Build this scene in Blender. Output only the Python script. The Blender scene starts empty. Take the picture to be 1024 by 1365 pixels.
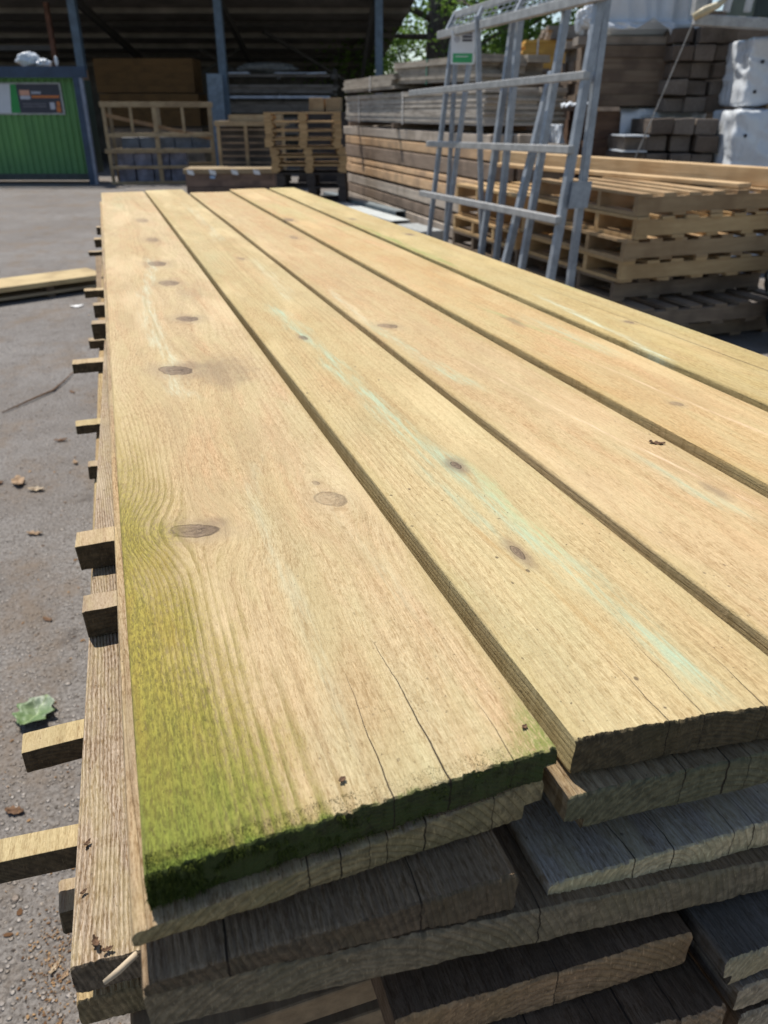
import bpy, bmesh, math, random
from mathutils import Vector, Matrix, noise as mnoise
random.seed(11)
R = math.radians
scene = bpy.context.scene
COL = scene.collection
PSI = R(18.835)            # the yard is turned this much against the plank stack
CAM_Z = 1.40

# ------------------------------------------------------------------ basics
def link(o, parent=None):
    COL.objects.link(o)
    if parent: o.parent = parent
    return o
def tag(o, label=None, cat=None, group=None, kind=None):
    if label: o['label'] = label
    if cat: o['category'] = cat
    if group: o['group'] = group
    if kind: o['kind'] = kind
    return o
def empty(name, label, cat, loc=(0,0,0), rz=0, group=None):
    o = bpy.data.objects.new(name, None); link(o)
    o.location = loc; o.rotation_euler = (0,0,rz); o.empty_display_size = .1
    return tag(o, label, cat, group)
def Y(r, f, z=0):          # yard coordinates: right, forward
    return Vector((r*math.cos(PSI)+f*math.sin(PSI), -r*math.sin(PSI)+f*math.cos(PSI), z))
def copy_tree(o, parent=None):
    c = o.copy(); COL.objects.link(c)
    if parent: c.parent = parent
    for ch in list(o.children): copy_tree(ch, c)
    return c

class MB:
    """collects boxes, bars, tubes; build() links them as one mesh object"""
    def __init__(s): s.v=[]; s.f=[]
    def quadbox(s, c):     # 8 corners: bottom 4 ccw, top 4 ccw
        n=len(s.v); s.v += [tuple(p) for p in c]
        s.f += [tuple(n+i for i in q) for q in ((3,2,1,0),(4,5,6,7),(0,1,5,4),(1,2,6,5),(2,3,7,6),(3,0,4,7))]
        return s
    def box(s, x0,x1,y0,y1,z0,z1, j=0):
        c=[(x0,y0,z0),(x1,y0,z0),(x1,y1,z0),(x0,y1,z0),(x0,y0,z1),(x1,y0,z1),(x1,y1,z1),(x0,y1,z1)]
        if j: c=[tuple(a+random.uniform(-j,j) for a in p) for p in c]
        return s.quadbox(c)
    def bar(s, a, b, w, h, up=(0,0,1)):
        a=Vector(a); b=Vector(b); d=(b-a).normalized(); u=Vector(up)
        if abs(d.dot(u))>.98: u=Vector((0,1,0))
        sx=d.cross(u).normalized()*w/2; uz=sx.cross(d).normalized()*h/2
        return s.quadbox([a-sx-uz,a+sx-uz,b+sx-uz,b-sx-uz,a-sx+uz,a+sx+uz,b+sx+uz,b-sx+uz])
    def tube(s, pts, rad, n=8):
        pts=[Vector(p) for p in pts]; base=len(s.v)
        for i,p in enumerate(pts):
            d=(pts[min(i+1,len(pts)-1)]-pts[max(i-1,0)]).normalized()
            u=Vector((0,0,1)) if abs(d.z)<.9 else Vector((1,0,0))
            x=d.cross(u).normalized(); y=x.cross(d)
            r=rad[i] if isinstance(rad,(list,tuple)) else rad
            for k in range(n):
                a=2*math.pi*k/n; s.v.append(tuple(p+x*r*math.cos(a)+y*r*math.sin(a)))
        for i in range(len(pts)-1):
            for k in range(n):
                s.f.append((base+i*n+k, base+i*n+(k+1)%n, base+(i+1)*n+(k+1)%n, base+(i+1)*n+k))
        s.f.append(tuple(base+k for k in range(n))[::-1]); e=base+(len(pts)-1)*n
        s.f.append(tuple(e+k for k in range(n)))
        return s
    def build(s, name, mat, parent=None, bevel=0, smooth=False):
        me=bpy.data.meshes.new(name); me.from_pydata(s.v,[],s.f); me.update()
        o=bpy.data.objects.new(name,me); link(o,parent)
        if mat: me.materials.append(mat)
        bm=bmesh.new(); bm.from_mesh(me); bmesh.ops.recalc_face_normals(bm,faces=bm.faces); bm.to_mesh(me); bm.free()
        if smooth:
            for p in me.polygons: p.use_smooth=True
        if bevel:
            m=o.modifiers.new('bevel','BEVEL'); m.width=bevel; m.segments=2; m.limit_method='ANGLE'
        return o

# ------------------------------------------------------------------ shader expressions
class S:
    def __init__(s,g,k): s.g=g; s.k=k
    def _m(s,op,*a): return s.g.m(op,s,*a)
    def __add__(s,o): return s._m('ADD',o)
    __radd__=__add__
    def __mul__(s,o): return s._m('MULTIPLY',o)
    __rmul__=__mul__
    def __sub__(s,o): return s._m('SUBTRACT',o)
    def __rsub__(s,o): return s.g.m('SUBTRACT',o,s)
    def __truediv__(s,o): return s._m('DIVIDE',o)
class G:
    def __init__(g,name):
        g.mat=bpy.data.materials.new(name); g.mat.use_nodes=True
        g.nt=g.mat.node_tree; g.b=g.nt.nodes['Principled BSDF']
        g.tc=g.nt.nodes.new('ShaderNodeTexCoord')
    def put(g,sock,v):
        if isinstance(v,S): g.nt.links.new(v.k,sock)
        else: sock.default_value=v
    def m(g,op,*a,clamp=False):
        n=g.nt.nodes.new('ShaderNodeMath'); n.operation=op; n.use_clamp=clamp
        for i,v in enumerate(a): g.put(n.inputs[i],v)
        return S(g,n.outputs[0])
    def obj(g):
        n=g.nt.nodes.new('ShaderNodeSeparateXYZ'); g.nt.links.new(g.tc.outputs['Object'],n.inputs[0])
        return [S(g,o) for o in n.outputs]
    def vec(g,x,y,z):
        n=g.nt.nodes.new('ShaderNodeCombineXYZ')
        for i,v in enumerate((x,y,z)): g.put(n.inputs[i],v)
        return S(g,n.outputs[0])
    def noise(g,vec,scale=1,detail=2,rough=.5,dist=0):
        n=g.nt.nodes.new('ShaderNodeTexNoise'); g.put(n.inputs['Vector'],vec)
        n.inputs['Scale'].default_value=scale; n.inputs['Detail'].default_value=detail
        n.inputs['Roughness'].default_value=rough; n.inputs['Distortion'].default_value=dist
        return S(g,n.outputs[0])
    def voro(g,vec,scale=1,feature='F1',out='Distance',rnd=1):
        n=g.nt.nodes.new('ShaderNodeTexVoronoi'); n.feature=feature; g.put(n.inputs['Vector'],vec)
        n.inputs['Scale'].default_value=scale; n.inputs['Randomness'].default_value=rnd
        return S(g,n.outputs[out])
    def ss(g,x,a,b,lo=0.,hi=1.):
        n=g.nt.nodes.new('ShaderNodeMapRange'); n.interpolation_type='SMOOTHSTEP'
        g.put(n.inputs[0],x)
        for i,v in enumerate((a,b,lo,hi)): g.put(n.inputs[1+i],v)
        return S(g,n.outputs[0])
    def mix(g,f,a,b,mode='MIX'):
        n=g.nt.nodes.new('ShaderNodeMix'); n.data_type='RGBA'; n.blend_type=mode
        g.put(n.inputs[0],f)
        for i,v in ((6,a),(7,b)):
            g.put(n.inputs[i], v if isinstance(v,S) else (v[0],v[1],v[2],1))
        return S(g,n.outputs[2])
    def curve(g,x,pts):
        n=g.nt.nodes.new('ShaderNodeFloatCurve'); c=n.mapping.curves[0]
        c.points[0].location=pts[0]; c.points[1].location=pts[-1]
        for p in pts[1:-1]: c.points.new(*p)
        n.mapping.update(); g.put(n.inputs['Value'],x)
        return S(g,n.outputs[0])
    def steps(g,t,stops):
        """piecewise constant lookup: stops = [(pos,(r,g,b,a)),...] -> four values"""
        n=g.nt.nodes.new('ShaderNodeValToRGB'); r=n.color_ramp; r.interpolation='CONSTANT'
        r.elements[0].position=0.; r.elements[0].color=stops[0][1]
        r.elements.remove(r.elements[1])
        for p,c in stops[1:]:
            e=r.elements.new(p); e.color=c
        g.put(n.inputs[0],t)
        sp=g.nt.nodes.new('ShaderNodeSeparateColor'); g.nt.links.new(n.outputs[0],sp.inputs[0])
        return [S(g,sp.outputs[i]) for i in range(3)]+[S(g,n.outputs[1])]
    def rnd(g):
        n=g.nt.nodes.new('ShaderNodeObjectInfo'); return S(g,n.outputs['Random'])
    def island(g):
        n=g.nt.nodes.new('ShaderNodeNewGeometry'); return S(g,n.outputs['Random Per Island'])
    def bump(g,h,strength=.5,dist=.001):
        n=g.nt.nodes.new('ShaderNodeBump'); n.inputs['Strength'].default_value=strength
        n.inputs['Distance'].default_value=dist; g.put(n.inputs['Height'],h)
        g.nt.links.new(n.outputs[0],g.b.inputs['Normal'])
    def fin(g,color,rough=.7,spec=.3,metal=0.):
        g.put(g.b.inputs['Base Color'],color if isinstance(color,S) else (color[0],color[1],color[2],1))
        g.put(g.b.inputs['Roughness'],rough)
        g.b.inputs['Specular IOR Level'].default_value=spec
        g.put(g.b.inputs['Metallic'],metal)
        return g.mat

# ------------------------------------------------------------------ plank wood, one material for each plank
def plank_mat(name, W, seed, light, mid, dark, pith=(.06,-.05), freq=230., knots=(), streaks=(), algae=None,
              cracks=(), pink=(.62,.40,.22), pinkamt=.5, ring_amt=.55, fibre_amt=.5, pits=.5, endcol=(.16,.105,.06), groove=0., stain=None, endk=1., tint=None, edgeamt=.32):
    g=G(name); x,y,z=g.obj()
    n1=g.noise(g.vec(x*5,y*1.1,seed),1,2,.5); n2=g.noise(g.vec(x*22,y*5,seed+7),1,2,.5)
    gx=x+(n1-.5)*.05+(n2-.5)*.010
    kmask=None; kdark=None; kring=None; halo=None
    tracks=[]
    for k in sorted(knots,key=lambda q:q[1]):
        for t_ in tracks:
            if k[1]-t_[-1][1]>.13: t_.append(k); break
        else: tracks.append([k])
    if tracks:
        wb=g.noise(g.vec(x*55,y*40,seed),1,3,.6)-.5
        kn=g.noise(g.vec(x*260,y*200,seed),1,4,.7)
        yt=g.m('DIVIDE',y,4.,clamp=True)
    for t_ in tracks:
        pos=[0.]+[(t_[i][1]+t_[i+1][1])/8. for i in range(len(t_)-1)]
        kx,ky,rx,ry=g.steps(yt,[(p,(q[0]/.4,q[1]/4.,q[2]*10,q[3]*10)) for p,q in zip(pos,t_)])
        str_,dk_,_a,_b=g.steps(yt,[(p,(q[4],q[5],0,1)) for p,q in zip(pos,t_)])
        rx=rx*.1; ry=ry*.1
        dx0=x-kx*.4
        dx=dx0+wb*rx*.8; dy=y-ky*4.+(n2-.5)*.006+dx0*.28+wb*ry*.9
        r2=g.m('POWER',dx0/(rx*2.4),2.)+g.m('POWER',dy/(ry*4.6),2.)
        e=g.m('EXPONENT',r2*-1.)
        gx=gx-dx0*e*.92
        rr=g.m('SQRT',g.m('POWER',dx/rx,2.)+g.m('POWER',dy/ry,2.))
        inside=g.ss(rr+(kn-.5)*.3,.80,1.04,1.,0.)*str_
        rim=g.ss(g.m('ABSOLUTE',rr-.95+(kn-.5)*.12),0.,.13,1.,0.)*g.ss(kn,.28,.52)*str_
        inner=g.ss(g.m('SINE',rr*11.+kn*5.),-.2,1.,.0,.55)*inside*dk_
        ck=g.ss(g.m('ABSOLUTE',dy-dx*.5+(kn-.5)*ry*.8)/ry,0.,.16,1.,0.)*g.ss(rr,.3,.85,1.,0.)*dk_*str_
        blot=g.ss(kn+dx/rx*.25,.45,.75)*inside*.45
        hl=g.ss(rr+(kn-.5)*.9+wb*1.2,.8,2.7,1.,0.)*str_*(dk_*.65+.35)
        inside=inside*(dk_*.62+.30)
        kd=rim*(dk_*.30+.42)+inner*.55+ck*.45+blot*.9
        kmask=inside if kmask is None else g.m('MAXIMUM',kmask,inside)
        kdark=kd if kdark is None else kdark+kd
        halo=hl if halo is None else g.m('MAXIMUM',halo,hl)
    # annual rings around a wandering pith below the face
    px=g.noise(g.vec(0.,y*.7,seed+3),1,1)
    ddx=gx-(px*.05+(pith[0]-.025)); ddz=z-pith[1]
    d=g.m('SQRT',ddx*ddx+ddz*ddz)
    dn=g.noise(g.vec(d*40,y*.25,seed+5),1,2)
    ph=d*freq+dn*3.
    fr=g.m('FRACT',ph)
    late=g.ss(fr,.35,.88)*g.ss(fr,.90,1.,1.,0.)
    la=g.noise(g.vec(x*14,y*2.2,seed+11),1,2)
    late=late*g.ss(la,.25,.75,.35,1.)
    fib=g.noise(g.vec(gx*1100,y*22,z*600),1,3,.6)
    fib2=g.noise(g.vec(gx*260,y*7,z*200),1,2,.6)
    saw=g.noise(g.vec(x*70,y*420,z*400),1,3,.65)
    saw2=g.noise(g.vec(x*12,y*160,seed),1,2,.6)
    t=g.noise(g.vec(x*9,y*1.3,seed+20),1,3,.55)
    t2=g.noise(g.vec(x*16,y*2.6,seed+31),1,3,.6,.6)
    t3=g.noise(g.vec(x*30,y*12,seed+37),1,3,.65)
    c=g.mix(g.ss(t,.32,.68),light,mid)
    c=g.mix(g.ss(t2,.47,.66)*g.ss(fib2,.30,.62,.35,1.)*pinkamt,c,pink)
    c=g.mix(g.ss(t3,.5,.75)*.22,c,dark)
    if tint: c=g.mix(g.ss(g.noise(g.vec(x*7,y*1.7,seed+44),1,3,.6),.5,.68)*tint[3],c,tint[:3])
    c=g.mix(late*ring_amt,c,dark)
    fine=g.noise(g.vec(x*1500,y*160,z*1500),1,3,.7)
    c=g.mix(g.ss(fine,.44,.66)*fibre_amt*1.05,c,g.mix(1.,c,(.60,.53,.42),'MULTIPLY'))
    c=g.mix(g.ss(fib,.40,.70)*fibre_amt*.75,c,g.mix(1.,c,(.66,.58,.47),'MULTIPLY'))
    dash=g.noise(g.vec(gx*650,y*95,seed+56),1,3,.7)
    c=g.mix(g.ss(dash,.50,.62)*fibre_amt*1.0,c,g.mix(1.,c,(.58,.49,.36),'MULTIPLY'))
    dsh2=g.noise(g.vec(gx*900,y*130,seed+57),1,2,.6)
    c=g.mix(g.ss(dsh2,.56,.68)*fibre_amt*.9,c,g.mix(1.,c,(1.30,1.30,1.34),'MULTIPLY'))
    t4=g.noise(g.vec(x*38,y*9,seed+41),1,4,.65)
    c=g.mix(g.ss(t4,.42,.62)*.30,c,(.50,.42,.22) if light[0]>.45 else dark)
    c=g.mix(g.ss(fib2,.5,.75)*fibre_amt*.35,c,g.mix(1.,c,(.78,.70,.58),'MULTIPLY'))
    c=g.mix(g.ss(saw,.50,.70)*g.ss(g.noise(g.vec(x*9,y*6,seed+55),1,2),.45,.7)*.55*fibre_amt,c,g.mix(1.,c,(.66,.60,.50),'MULTIPLY'))
    c=g.mix(g.ss(fib,.45,.25)*.28,c,g.mix(1.,c,(1.3,1.3,1.32),'MULTIPLY'))
    ed=g.m('MINIMUM',x,W-x)
    en=g.noise(g.vec(x*26,y*5,seed+66),1,4,.65)
    c=g.mix(g.ss(ed+(en-.5)*.022,.0,.012,1.,0.)*edgeamt,c,(.40,.31,.13))
    c=g.mix(g.ss(g.noise(g.vec(x*13,y*3.4,seed+68),1,5,.68),.50,.66)*.38,c,[v*.74 for v in mid])
    c=g.mix(g.ss(g.noise(g.vec(x*11,y*2.1,seed+69),1,4,.6),.52,.66)*.34,c,[min(1,v*1.17) for v in light])
    if halo is not None:
        c=g.mix(halo*.50,c,(.29,.215,.14))
    for (pts,wd,amt,colr) in streaks:
        cx=g.curve(g.m('DIVIDE',y,4.,clamp=True),[(p[1]/4.,p[0]/.4) for p in pts])*.4
        cn=(g.noise(g.vec(x*45,y*7,seed+51),1,5,.72)-.5)
        ds=g.m('ABSOLUTE',x-cx+cn*wd*3.2)
        mk=g.ss(ds,0.,wd*1.15,1.,0.)*g.ss(g.noise(g.vec(x*110,y*9,seed+61),1,5,.75),.36,.64)
        y0=min(p[1] for p in pts); y1=max(p[1] for p in pts)
        mk=mk*g.ss(fib2,.34,.60,.5,1.)*g.ss(y,y0-.03,y0+.03)*g.ss(y,y1-.08,y1+.06,1.,0.)
        c=g.mix(mk*amt,c,colr)
    if stain:   # dark smudge (x,y,rx,ry,amt)
        for (sx,sy,rx,ry,am) in stain:
            rr=g.m('SQRT',g.m('POWER',(x-sx)/rx,2.)+g.m('POWER',(y-sy)/ry,2.))
            sm=g.ss(rr+(g.noise(g.vec(x*60,y*30,seed+71),1,4,.7)-.5)*1.6,.2,1.1,1.,0.)*am
            c=g.mix(sm,c,(.17,.12,.08))
    if kmask is not None:
        c=g.mix(kmask*.88,c,(.20,.14,.095))
        c=g.mix(g.m('MINIMUM',kdark,1.)*.85,c,(.05,.032,.022))
    pit=g.noise(g.vec(x*420,y*260,seed+80),1,2,.5)
    pz=g.noise(g.vec(x*9,y*6,seed+83),1,2)
    pm=g.ss(pit,.695,.745)*g.ss(pz,.40,.62)*pits
    c=g.mix(pm,c,(.09,.06,.035))
    spk=g.voro(g.vec(x*48,y*30,seed+90),1)
    sp=g.ss(spk+(saw-.5)*.1,.045,.085,1.,0.)*g.ss(g.noise(g.vec(x*11,y*5,seed+93),1,1),.52,.56)*pits
    c=g.mix(sp*.9,c,(.055,.035,.022))
    crk=None
    for (pts,wd) in cracks:
        cx=g.curve(g.m('DIVIDE',y,4.,clamp=True),[(p[1]/4.,p[0]/.4) for p in pts])*.4
        y1=max(p[1] for p in pts)
        ds=g.m('ABSOLUTE',x-cx+(g.noise(g.vec(x*8,y*26,z*110+seed+4),1,3,.55)-.5)*.0045)
        wv=g.ss(y,0.,y1,wd,wd*.25)
        mk=g.ss(ds,wv*.5,wv,1.,0.)*g.ss(y,y1-.02,y1,1.,0.)
        crk=mk if crk is None else g.m('MAXIMUM',crk,mk)
    h=late*-.35+fib*.6+saw*.55+fine*.6+dash*-.8+saw2*.12-pm*.8
    if groove: h=h+late*groove
    if algae:
        aw,yl,col_y,col_g,front,right=algae
        wn=g.noise(g.vec(x*55,y*14,seed+100),1,4,.65); wn2=g.noise(g.vec(gx*820,y*170,seed+104),1,4,.75)
        width=g.m('EXPONENT',y*(-1./yl))*aw+.008
        am=g.ss(x-width+(wn-.5)*.085+late*-.018,-.038,.034,1.,0.)*g.ss(y,.25,.80,1.,0.)
        am=g.m('MULTIPLY',am,g.ss(wn2+late*.22+g.ss(am,.5,1.)*.12,.34,.56,.45,1.))
        alg=g.mix(g.ss(wn2,.36,.62),[v*.45 for v in col_y],[v*1.18 for v in col_y])
        alg=g.mix(late*.75,alg,[col_y[0]*.45,col_y[1]*.45,col_y[2]*.4])
        alg=g.mix(g.ss(t4,.4,.65)*.5,alg,(.34,.22,.04))
        c=g.mix(am*.95,c,alg)
        gm=g.ss(y+(wn-.5)*.09+x*.50,.0,.17,1.,0.)*am
        c=g.mix(gm*.75,c,g.mix(g.ss(wn2,.34,.62),[v*.5 for v in col_g],[v*1.3 for v in col_g]))
        fm=g.ss(y+(wn-.5)*.022+(wn2-.5)*.010,front*.3,front,1.,0.)
        c=g.mix(fm*.85,c,g.mix(g.ss(wn2,.34,.62),[v*.5 for v in col_g],[v*1.3 for v in col_g]))
        if right:
            rm=g.ss(y*.8+(W-x)+(wn-.5)*.05,.02,.06,1.,0.)*g.ss(wn2,.3,.6)
            c=g.mix(rm*.8,c,col_g)
        edge=g.ss(x+(wn-.5)*.010,.0005,.005,1.,0.)*g.ss(wn,.35,.6)*g.ss(y,.9,1.5,1.,0.)
        c=g.mix(edge*.7,c,(.10,.11,.035))
        spec_=g.ss(g.noise(g.vec(x*700,y*450,seed+110),1,2),.66,.72)*am
        c=g.mix(spec_*.7,c,(.07,.07,.015))
        h=h+am*(wn2*1.4)
    # end grain: weathered, darker
    nrm=g.nt.nodes.new('ShaderNodeNewGeometry'); sn=g.nt.nodes.new('ShaderNodeSeparateXYZ')
    g.nt.links.new(nrm.outputs['Normal'],sn.inputs[0]); ny=S(g,sn.outputs[1])
    em=g.ss(ny,-.75,-.5,1.,0.)
    eg=g.noise(g.vec(x*140,z*140,seed+120),1,4,.65); eg2=g.noise(g.vec(x*18,z*18,seed+121),1,2)
    ec=g.mix(g.ss(eg,.3,.7),[v*.55*endk for v in endcol],[v*1.25*endk for v in endcol])
    ec=g.mix(g.ss(eg2,.45,.65)*.5,ec,[endcol[0]*.75*endk,endcol[1]*.80*endk,endcol[2]*.70*endk])
    ec=g.mix(late*.40,ec,[v*.35*endk for v in endcol])
    er=g.noise(g.vec(x*700,z*120,seed+125),1,3,.7)
    ec=g.mix(g.ss(er,.55,.72)*.55,ec,[min(1,v*2.1*endk) for v in endcol])
    if algae: ec=g.mix(g.ss(eg2+(eg-.5)*.7,.30,.55)*.9,ec,(.042,.058,.014))
    c=g.mix(em,c,ec)
    h=h+em*(eg*1.1+late*-.6)
    if crk is not None:
        c=g.mix(crk*.95,c,(.025,.016,.01)); h=h-crk*2.5
    if kdark is not None: h=h-g.m('MINIMUM',kdark,1.)*1.2
    g.bump(h,.75,.0011)
    return g.fin(c,.74,.22)

def wood(name, cols, sc=(6,60,60), var=.35, grey=0., rough=.8):
    """plainer timber for things further away: long axis x (sc sets the stretch)"""
    g=G(name); x,y,z=g.obj(); r=g.rnd(); i=g.island()
    n=g.noise(g.vec(x*sc[0]+r*37+i*91,y*sc[1]+i*13,z*sc[2]+r*11),1,4,.6)
    n2=g.noise(g.vec(x*3+r*50+i*17,y*3+i*29,z*3+r*5),1,3,.6)
    c=g.mix(g.ss(n,.3,.7),cols[0],cols[1])
    c=g.mix(g.ss(n2,.42,.70)*.8,c,cols[2])
    k=(i*.6+r*.4-.5)*(2*var)+1.
    kv=g.nt.nodes.new('ShaderNodeVectorMath'); kv.operation='SCALE'
    g.put(kv.inputs[0],c); g.put(kv.inputs['Scale'],k)
    c=S(g,kv.outputs[0])
    g.bump(n,.5,.004)
    return g.fin(c,rough,.2)
def plain(name, col, rough=.6, metal=0., spec=.4, mott=.25, sc=8, bump=0, col2=None):
    g=G(name); x,y,z=g.obj()
    n=g.noise(g.vec(x*sc,y*sc,z*sc),1,4,.65)
    c=g.mix(g.ss(n,.3,.72),[v*(1-mott) for v in col], col2 or [min(1,v*(1+mott*.6)) for v in col])
    if bump: g.bump(n,.5,bump)
    return g.fin(c,rough,spec,metal)

CREAM=(.70,.545,.315); TAN=(.60,.435,.225); BROWN=(.40,.265,.115)

# ------------------------------------------------------------------ board shape
def nz(*p): return mnoise.noise(Vector(p))
def board(name, mat, xn, xf, yn, yf, ztop, t, nu=90, nw=8, vs=None, rough_end=.0016, rebate=None, seed=0., bow=(0,0), cup=0., slope=0., curve_x=None, tl=None):
    """xn=(left,right) at the near end, xf at the far end, yn=(left,right) near-end y; rebate=(side,'L'/'R', inset, fraction)"""
    vs = vs or [0,.0006,.0014,.003,.006,.012,.03,.06,.1,.16,.24,.34,.45,.56,.68,.8,.9,.97,.995,1]
    us=[0,.004,.012]+[.02+.96*i/(nu-1) for i in range(nu)]+[.988,.996,1]
    ws=[i/nw for i in range(nw+1)]
    if rebate: ws=sorted(set([0,.03,.2,.40,rebate[2]-.02,rebate[2],rebate[2]+.02,.62,.75,.88,.96,1]))
    else: ws=[0,.06,.15,.3,.45,.6,.75,.87,.95,1]
    tl=t if tl is None else tl
    U,V,W=len(us),len(vs),len(ws); idx={}; vv=[]; ff=[]
    ox,oy,oz=xn[0],min(yn),ztop-t
    L=yf-oy
    def pos(u,v,w):
        xl=xn[0]+(xf[0]-xn[0])*v; xr=xn[1]+(xf[1]-xn[1])*v
        if curve_x: xl+=curve_x*4*v*(1-v); xr+=curve_x*4*v*(1-v)
        y_n=yn[0]+(yn[1]-yn[0])*u
        # ragged saw-cut end
        k=math.exp(-v*60)
        jag=(nz(u*(xn[1]-xn[0])*330,w*1.5,seed)*rough_end*.45+nz(u*(xn[1]-xn[0])*800,w*3,seed+5)*rough_end*.55*(.35+.65*w)+nz(u*(xn[1]-xn[0])*40,w*1.2,seed+9)*rough_end*.6)*k
        rnd=.0022*((1-min(1,w/.09))**2+(1-min(1,(1-w)/.07))**2*.6)*k
        yv=y_n+(yf-y_n)*v+jag+rnd
        wid=xr-xl; x=xl+wid*u
        el=min(u,1-u)*wid
        # softened arrises
        ra=.0028
        ez=0
        if el<ra: ez=ra*(1-math.sqrt(max(0,1-(1-el/ra)**2)))
        xs=0
        if u==0: xs=nz(yv*2.3,seed+11,0)*.0016+nz(yv*5,seed,w)*.0010+nz(yv*31,seed+2,w*2)*.0005
        if u==1: xs=-abs(nz(yv*5,seed+4,w))*.0010
        x+=xs
        if rebate:
            side,ins,fr=rebate
            if 'L' in side and u==0 and w<fr: x+=ins
            if 'R' in side and u==1 and w<fr: x-=ins
            if 'L' in side and w<fr: x=max(x,xl+ins)
            if 'R' in side and w<fr: x=min(x,xr-ins)
        tt=tl+(t-tl)*min(1,u*1.0)
        zb=ztop-tt; zt=ztop
        z=zb+(zt-zb)*w
        z+= -ez*(w*2-1 if w>.5 else -(1-w*2))
        z+= nz(u*3,yv*1.5,seed+20)*.0012 + bow[0]*4*v*(1-v)+bow[1]*(u-.5)*(1-v) - slope*v + cup*(abs(u-.5)*2)**2
        if w==1: z+=nz(x*120,yv*8,seed+30)*.0003
        return (x-ox,yv-oy,z-oz)
    def P(i,j,k):
        key=(i,j,k)
        if key not in idx:
            idx[key]=len(vv); vv.append(pos(us[i],vs[j],ws[k]))
        return idx[key]
    for i in range(U-1):
        for j in range(V-1):
            ff.append((P(i,j,W-1),P(i+1,j,W-1),P(i+1,j+1,W-1),P(i,j+1,W-1)))
            ff.append((P(i,j+1,0),P(i+1,j+1,0),P(i+1,j,0),P(i,j,0)))
    for i in range(U-1):
        for k in range(W-1):
            ff.append((P(i,0,k),P(i+1,0,k),P(i+1,0,k+1),P(i,0,k+1)))
            ff.append((P(i,V-1,k+1),P(i+1,V-1,k+1),P(i+1,V-1,k),P(i,V-1,k)))
    for j in range(V-1):
        for k in range(W-1):
            ff.append((P(0,j+1,k),P(0,j,k),P(0,j,k+1),P(0,j+1,k+1)))
            ff.append((P(U-1,j,k),P(U-1,j+1,k),P(U-1,j+1,k+1),P(U-1,j,k+1)))
    me=bpy.data.meshes.new(name); me.from_pydata(vv,[],ff); me.update()
    me.materials.append(mat)
    for p in me.polygons: p.use_smooth=True
    try: me.set_sharp_from_angle(angle=R(38))
    except Exception: pass
    o=bpy.data.objects.new(name,me); link(o); o.location=(ox,oy,oz)
    return o

T=1.09
GT='boards of the top layer of the stack'
GL='weathered boards in the lower layers of the stack'
TURQ=(.40,.50,.345); PALE=(.55,.55,.385)
# top layer ------------------------------------------------------------------
def K(x0,y0,lst): return [(q[0]-x0,q[1]-y0,q[2],q[3],q[4],q[5] if len(q)>5 else .8) for q in lst]
def ST(x0,y0,pts): return sorted([(a-x0,b-y0) for a,b in pts],key=lambda q:q[1])
p1x,p1y=-.029,.258
m1=plank_mat('plank_wood_algae',.218,1.3,(.60,.47,.285),(.52,.39,.215),(.35,.24,.12),pith=(.135,-.11),freq=300,
    knots=K(p1x,p1y,[(.031,.585,.0195,.0120,1,.85),(.156,.603,.0142,.0150,1,.05),(.060,1.049,.023,.022,1,.9),(.107,1.344,.017,.020,.95,.9),(.104,1.671,.019,.028,.9,.7),(.098,1.914,.021,.032,.9,.8),(.115,2.30,.016,.04,.7,.6),(.151,.640,.0035,.005,.6,.6),(.113,2.75,.018,.05,.6,.5)]),
    streaks=[(ST(p1x,p1y,[(.085,2.0),(.078,1.785),(.050,1.517),(.050,1.21),(.062,1.10),(.052,1.03),(.066,.93)]),.017,.85,PALE),
             (ST(p1x,p1y,[(.112,.72),(.088,.62),(.086,.554),(.088,.456),(.086,.371),(.082,.305)]),.010,.45,PALE),
             (ST(p1x,p1y,[(.150,.62),(.152,.56),(.160,.48),(.163,.42)]),.007,.5,PALE),
             (ST(p1x,p1y,[(.049,1.56),(.046,1.45),(.050,1.33),(.052,1.22)]),.0035,.75,(.30,.21,.08))],
    stain=[(.12-p1x,1.03-p1y,.055,.10,.40),(.075-p1x,1.055-p1y,.03,.035,.35),(.13-p1x,1.55-p1y,.03,.09,.25),(.047-p1x,.593-p1y,.018,.012,.35)],
    algae=(.064,.37,(.325,.268,.045),(.14,.185,.028),.008,True), pink=(.56,.355,.195),pinkamt=.55,
    cracks=[(ST(p1x,p1y,[(.127,.258),(.1275,.30),(.127,.345),(.1255,.40)]),.0006),(ST(p1x,p1y,[(.095,.258),(.0965,.30),(.098,.34),(.100,.37)]),.00045),(ST(p1x,p1y,[(.165,.26),(.166,.30),(.165,.33)]),.0003)],
    endcol=(.06,.065,.025), ring_amt=.42,tint=(.46,.47,.28,.5))
P1=board('stack_board',m1,(-.029,.1925),(0.,.180),(.258,.268),3.82,T,.023,nu=150,seed=1.7,rough_end=.0024,rebate=('R',.008,.5))
tag(P1,'widest top plank with yellow green algae along its left edge and a mossy front end','plank',GT)
p2x,p2y=.204,.252
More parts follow.
